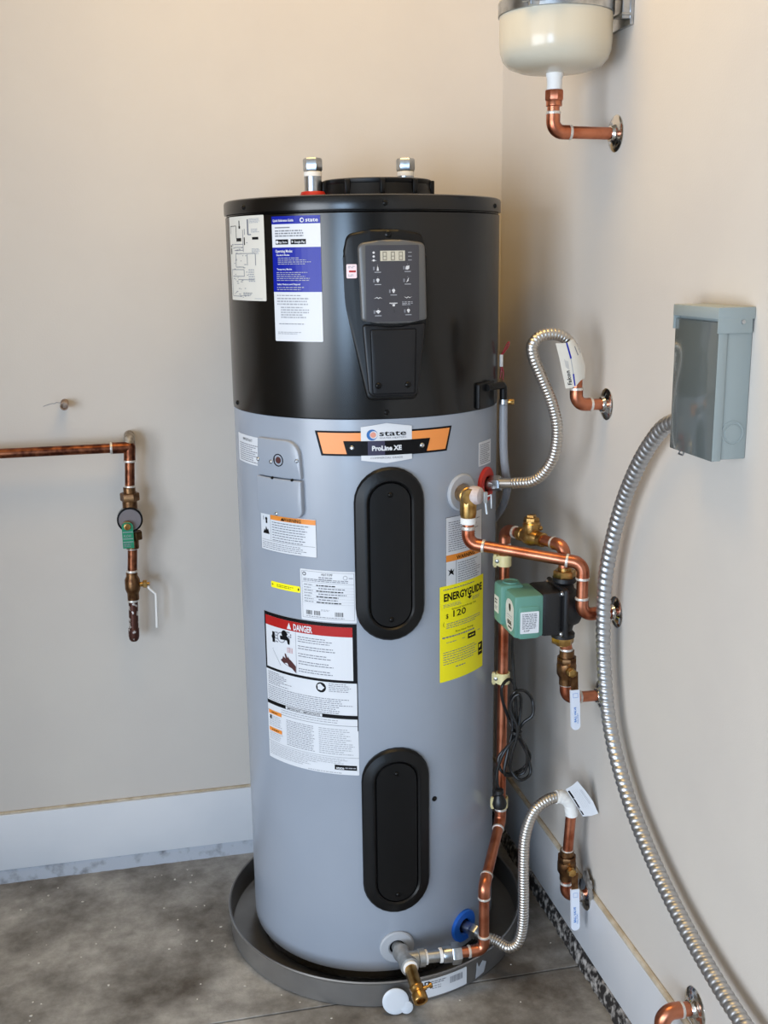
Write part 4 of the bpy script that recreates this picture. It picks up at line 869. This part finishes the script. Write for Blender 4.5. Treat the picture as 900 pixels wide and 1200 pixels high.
# ------------------------------------------------------------------ disconnect box and flexible conduit
db = thing('disconnect_box', 'grey steel electrical disconnect box on the right wall', 'electrical box', (0, -1.1, 1.217))
y0, y1, zb, zt = -1.164, -1.030, 1.219, 1.445
bm = nb(); box(bm, (-.050, y0+.002, zb+.002), (-.0005, y1-.002, zt-.002), .002); body = obj('box_body', bm, M_boxg, db)
bm = nb(); box(bm, (-.057, y0, zb), (-.050, y1, zt-.02), .0015); obj('front_cover', bm, M_boxf, db)
for q0, q1 in ((y0-.0004, y0+.004), (y1-.004, y1+.0004)):
    bm = nb(); box(bm, (-.0565, q0, zb+.0005), (-.042, q1, zt-.03), .001); obj('cover_flange', bm, M_boxg, db)
bm = nb(); box(bm, (-.060, y0-.003, zt-.016), (.0-.0005, y1+.003, zt+.0015), .0015)
box(bm, (-.0595, y0-.0029, zt-.036), (-.0045, y0-.0003, zt-.010), .0004); box(bm, (-.0595, y1+.0003, zt-.036), (-.0045, y1+.0029, zt-.010), .0004); obj('hood', bm, M_boxg, db)
bm = nb(); lathe(bm, (-.020, y0-.003, zt-.020), (0, -1, 0), [(.0035, 0), (.003, .0018), (0, .002)], 14); obj('hood_screw', bm, M_zinc, db)
bm = nb(); lathe(bm, (-.024, y0+.0025, zb+.042), (0, -1, 0), [(.0185, 0), (.0185, .0016), (.0165, .0018), (.0160, .0008), (.0130, .0008), (.0128, .0022), (0, .0024)], 32); obj('knockout', bm, M_boxg, db)
bm = nb(); tube(bm, [(-.051, -1.055, zb-.001), (-.053, -1.055, zb-.006), (-.053, -1.068, zb-.006), (-.051, -1.068, zb-.001)], .0016, 8); obj('padlock_loop', bm, M_zinc, db)
co = thing('flexible_conduit', 'ribbed metal flexible conduit drooping from the disconnect box', 'conduit', (-.035, -1.0, .36))
CP = [(-.027, -1.031, 1.258), (-.030, -.990, 1.254), (-.033, -.943, 1.229), (-.036, -.877, 1.161), (-.037, -.812, 1.062), (-.042, -.772, .934), (-.042, -.769, .812), (-.040, -.783, .710), (-.038, -.816, .619), (-.036, -.887, .534), (-.036, -.990, .468), (-.036, -1.102, .419), (-.037, -1.222, .386), (-.038, -1.33, .368), (-.038, -1.48, .352)]
ribbed('conduit', CP, .0144, .0128, .0030, co, M_alum, helix=1, seg=24, sharp=.6)
bm = nb(); lathe(bm, (-.027, y1+.003, 1.258), (0, 1, 0), [(.0155, 0), (.0175, .001), (.0175, .008), (.0155, .009)], 24); obj('connector', bm, M_zinc, co)

# ------------------------------------------------------------------ old copper line on the back wall
ol = thing('old_copper_line', 'tarnished copper water line with valves on the left of the back wall', 'pipe', (-.925, -.06, .63))
Yp = -.062; tp = V((-.917, Yp, 1.103))
bm = nb(); tube(bm, [(-1.75, Yp, 1.102), (-.93, Yp, 1.103)], .0113, 18); obj('horizontal_pipe', bm, M_copold, ol)
bm = nb(); tube(bm, [(-.958, Yp, 1.103), (-.917, Yp, 1.103)], .0135, 18); tube(bm, [(-.917, Yp, 1.103), (-.9190, Yp, 1.070)], .0135, 18); lathe(bm, tp-V((0, .0135, 0))*0, (0, 0, 1), [(.0135, -.004), (.0135, .004), (.010, .010), (0, .012)], 18); obj('tee', bm, M_copold, ol)
bm = nb(); tube(bm, fillet([(-.917, -.0005, 1.121), (-.917, -.050, 1.121), (-.917, -.060, 1.105)], .008)[0], .0128, 16); obj('wall_elbow', bm, M_painted, ol, label='paint-splashed elbow into the wall')
solder_ring(ol, (-.958, Yp, 1.103), (1, 0, 0), .0136); solder_ring(ol, (-.919, Yp, 1.071), Z, .0136)
bm = nb(); tube(bm, [(-.9185, Yp, 1.075), (-.9225, Yp, 1.005)], .0113, 18); obj('pipe', bm, M_copold, ol); solder_ring(ol, (-.9225, Yp, 1.011), Z, .0125)
bm = nb(); lathe(bm, (-.924, Yp, 0), Z, [(.0130, 1.010), (.0140, 1.009), (.0140, .994), (.0145, .993)][::-1], 20); hexnut(bm, (-.924, Yp, .977), Z, .0225, .019, ang=.4, ch=.06); lathe(bm, (-.925, Yp, 0), Z, [(.0170, .955), (.0170, .978)], 20); un = obj('union', bm, M_bronze, ol)
bm = nb(); lathe(bm, (-.927, Yp+.022, .935), (0, -1, 0), [(.024, 0), (.027, .004), (.029, .014), (.029, .034), (.027, .036)], 36); tube(bm, [(-.926, Yp, .965), (-.930, Yp, .880)], .0155, 18); obj('valve_body', bm, M_galv, ol)
bm = nb(); lathe(bm, (-.927, Yp-.012, .935), (0, -1, 0), [(.0295, 0), (.0295, .008), (.0270, .009), (.0265, .007), (0, .007)], 36); dl = obj('dial', bm, M_ink, ol); bm = nb(); lathe(bm, (-.927, Yp-.0185, .935), (0, -1, 0), [(.0255, 0), (.0255, .0012), (0, .0014)], 36); obj('dial_face', bm, M_dial, dl)
fg = lambda u, v, w_: V((-.9335+u, Yp-.030-w_-.02*(-v-.03)*0, .9015+v))
S = Sheet('green_handle', ol, .0255, .062, fg, M_gtag, poly=roundpoly([(-.0128, -.031), (.0128, -.031), (.0128, .031), (-.0128, .031)], [.001, .001, .010, .010]), th=.003, label='green handle with pale print')
for v in (.36, .62, .74): S.rect(.05, v, .95, v+.025, M_inkl)
S.text('FLOW', .15, .57, .10, M_inkl, w=.65); S.greek(.1, .80, .9, .95, 3, M_inkg); S.done()
bm = nb(); lathe(bm, (-.9335, Yp-.020, .9225), (0, -1, 0), [(.012, 0), (.012, .011), (.0078, .013), (.0078, .0165), (.005, .017), (.0045, .014), (0, .014)], 18); obj('handle_nut', bm, M_brass, ol)
bm = nb(); hexnut(bm, (-.918, Yp-.004, .884), Z, .0175, .020, ang=.2, ch=.06); lathe(bm, (-.925, Yp, 0), Z, [(.0150, .862), (.0150, .884)], 20); obj('side_union', bm, M_bronze, ol)
bm = nb(); tube(bm, [(-.925, Yp, .868), (-.930, Yp, .800)], .0113, 18); obj('pipe', bm, M_copold, ol); solder_ring(ol, (-.926, Yp, .862), Z, .0125); solder_ring(ol, (-.930, Yp, .806), Z, .0130)
bvx = -.9312; bm = nb(); lathe(bm, (bvx, Yp, 0), Z, [(.0125, .804), (.0135, .803), (.0135, .794), (.0178, .786), (.0178, .762), (.0150, .754), (.0138, .752), (.0138, .736), (.0120, .735)][::-1], 24); obj('ball_valve_body', bm, M_bronze, ol)
bm = nb(); lathe(bm, (bvx+.016, Yp, .772), (1, 0, 0), [(.006, 0), (.006, .010), (.004, .011), (.004, .024)], 12); hexnut(bm, (bvx+.024, Yp, .772), (1, 0, 0), .0098, .010); obj('stem_nut', bm, M_brass, ol)
bm = nb(); tube(bm, [(-.8985, Yp, .772), (-.8930, Yp, .760), (-.8790, Yp, .746), (-.8785, Yp, .738), (-.8805, Yp, .661)], .0030, 10); obj('steel_lever', bm, M_tape, ol, label='thin white-grey lever')
solder_ring(ol, (-.9325, Yp, .733), Z, .0125); bm = nb(); tube(bm, [(-.932, Yp, .738), (-.9352, Yp, .655)], .0113, 18); obj('pipe', bm, M_capold, ol)
bm = nb(); lathe(bm, (-.9352, Yp, .664), (-.03, 0, -1), [(.0120, 0), (.0128, .001), (.0128, .020), (.0115, .027), (.008, .032), (0, .0345)], 20); obj('end_cap', bm, M_capold, ol, label='paint-spattered end cap')
bm = nb(); lathe(bm, (-1.058, .001, 1.2045), (.03, -1, -.06), [(.0092, 0), (.0092, .030), (.0085, .034), (.0095, .036), (.0095, .046), (.0070, .046), (.0065, .040), (0, .040)], 18); tag(obj('pipe_stub', bm, M_rust, None, (-1.058, 0, 1.2)), 'short rusty capped pipe stub poking out of the back wall', 'pipe stub')

# ------------------------------------------------------------------ grit on the floor
bm = nb()
for k in range(150):
    x, y = random.uniform(-1.3, -.05), random.uniform(-1.0, -.04)
    if math.hypot(x-PX, y-PY) < .352: continue
    s = random.choice((.0012, .0016, .002, .0028)); t = nb(); bmesh.ops.create_icosphere(t, subdivisions=1, radius=s)
    for v in t.verts: v.co = V((x, y, s*.25))+V((v.co.x*random.uniform(.7, 1.6), v.co.y*random.uniform(.7, 1.6), v.co.z*.5))
    merge(bm, t, 0)
tag(obj('grit', bm, M_speck, None, (0, 0, 0)), 'pale specks of grit scattered over the concrete floor', 'grit', kind='stuff')

# ceiling fixture (above the frame) that carries the warm light
cl_ = thing('ceiling_light', 'long white ceiling light fixture above the heater room', 'light', (-.6, -.9, 2.745))
bm = nb(); box(bm, (-1.15, -1.25, 2.745), (-.05, -.55, 2.85), .006); obj('housing', bm, M_board, cl_)
for o in bpy.data.objects:
    if 'org' in o: del o['org']
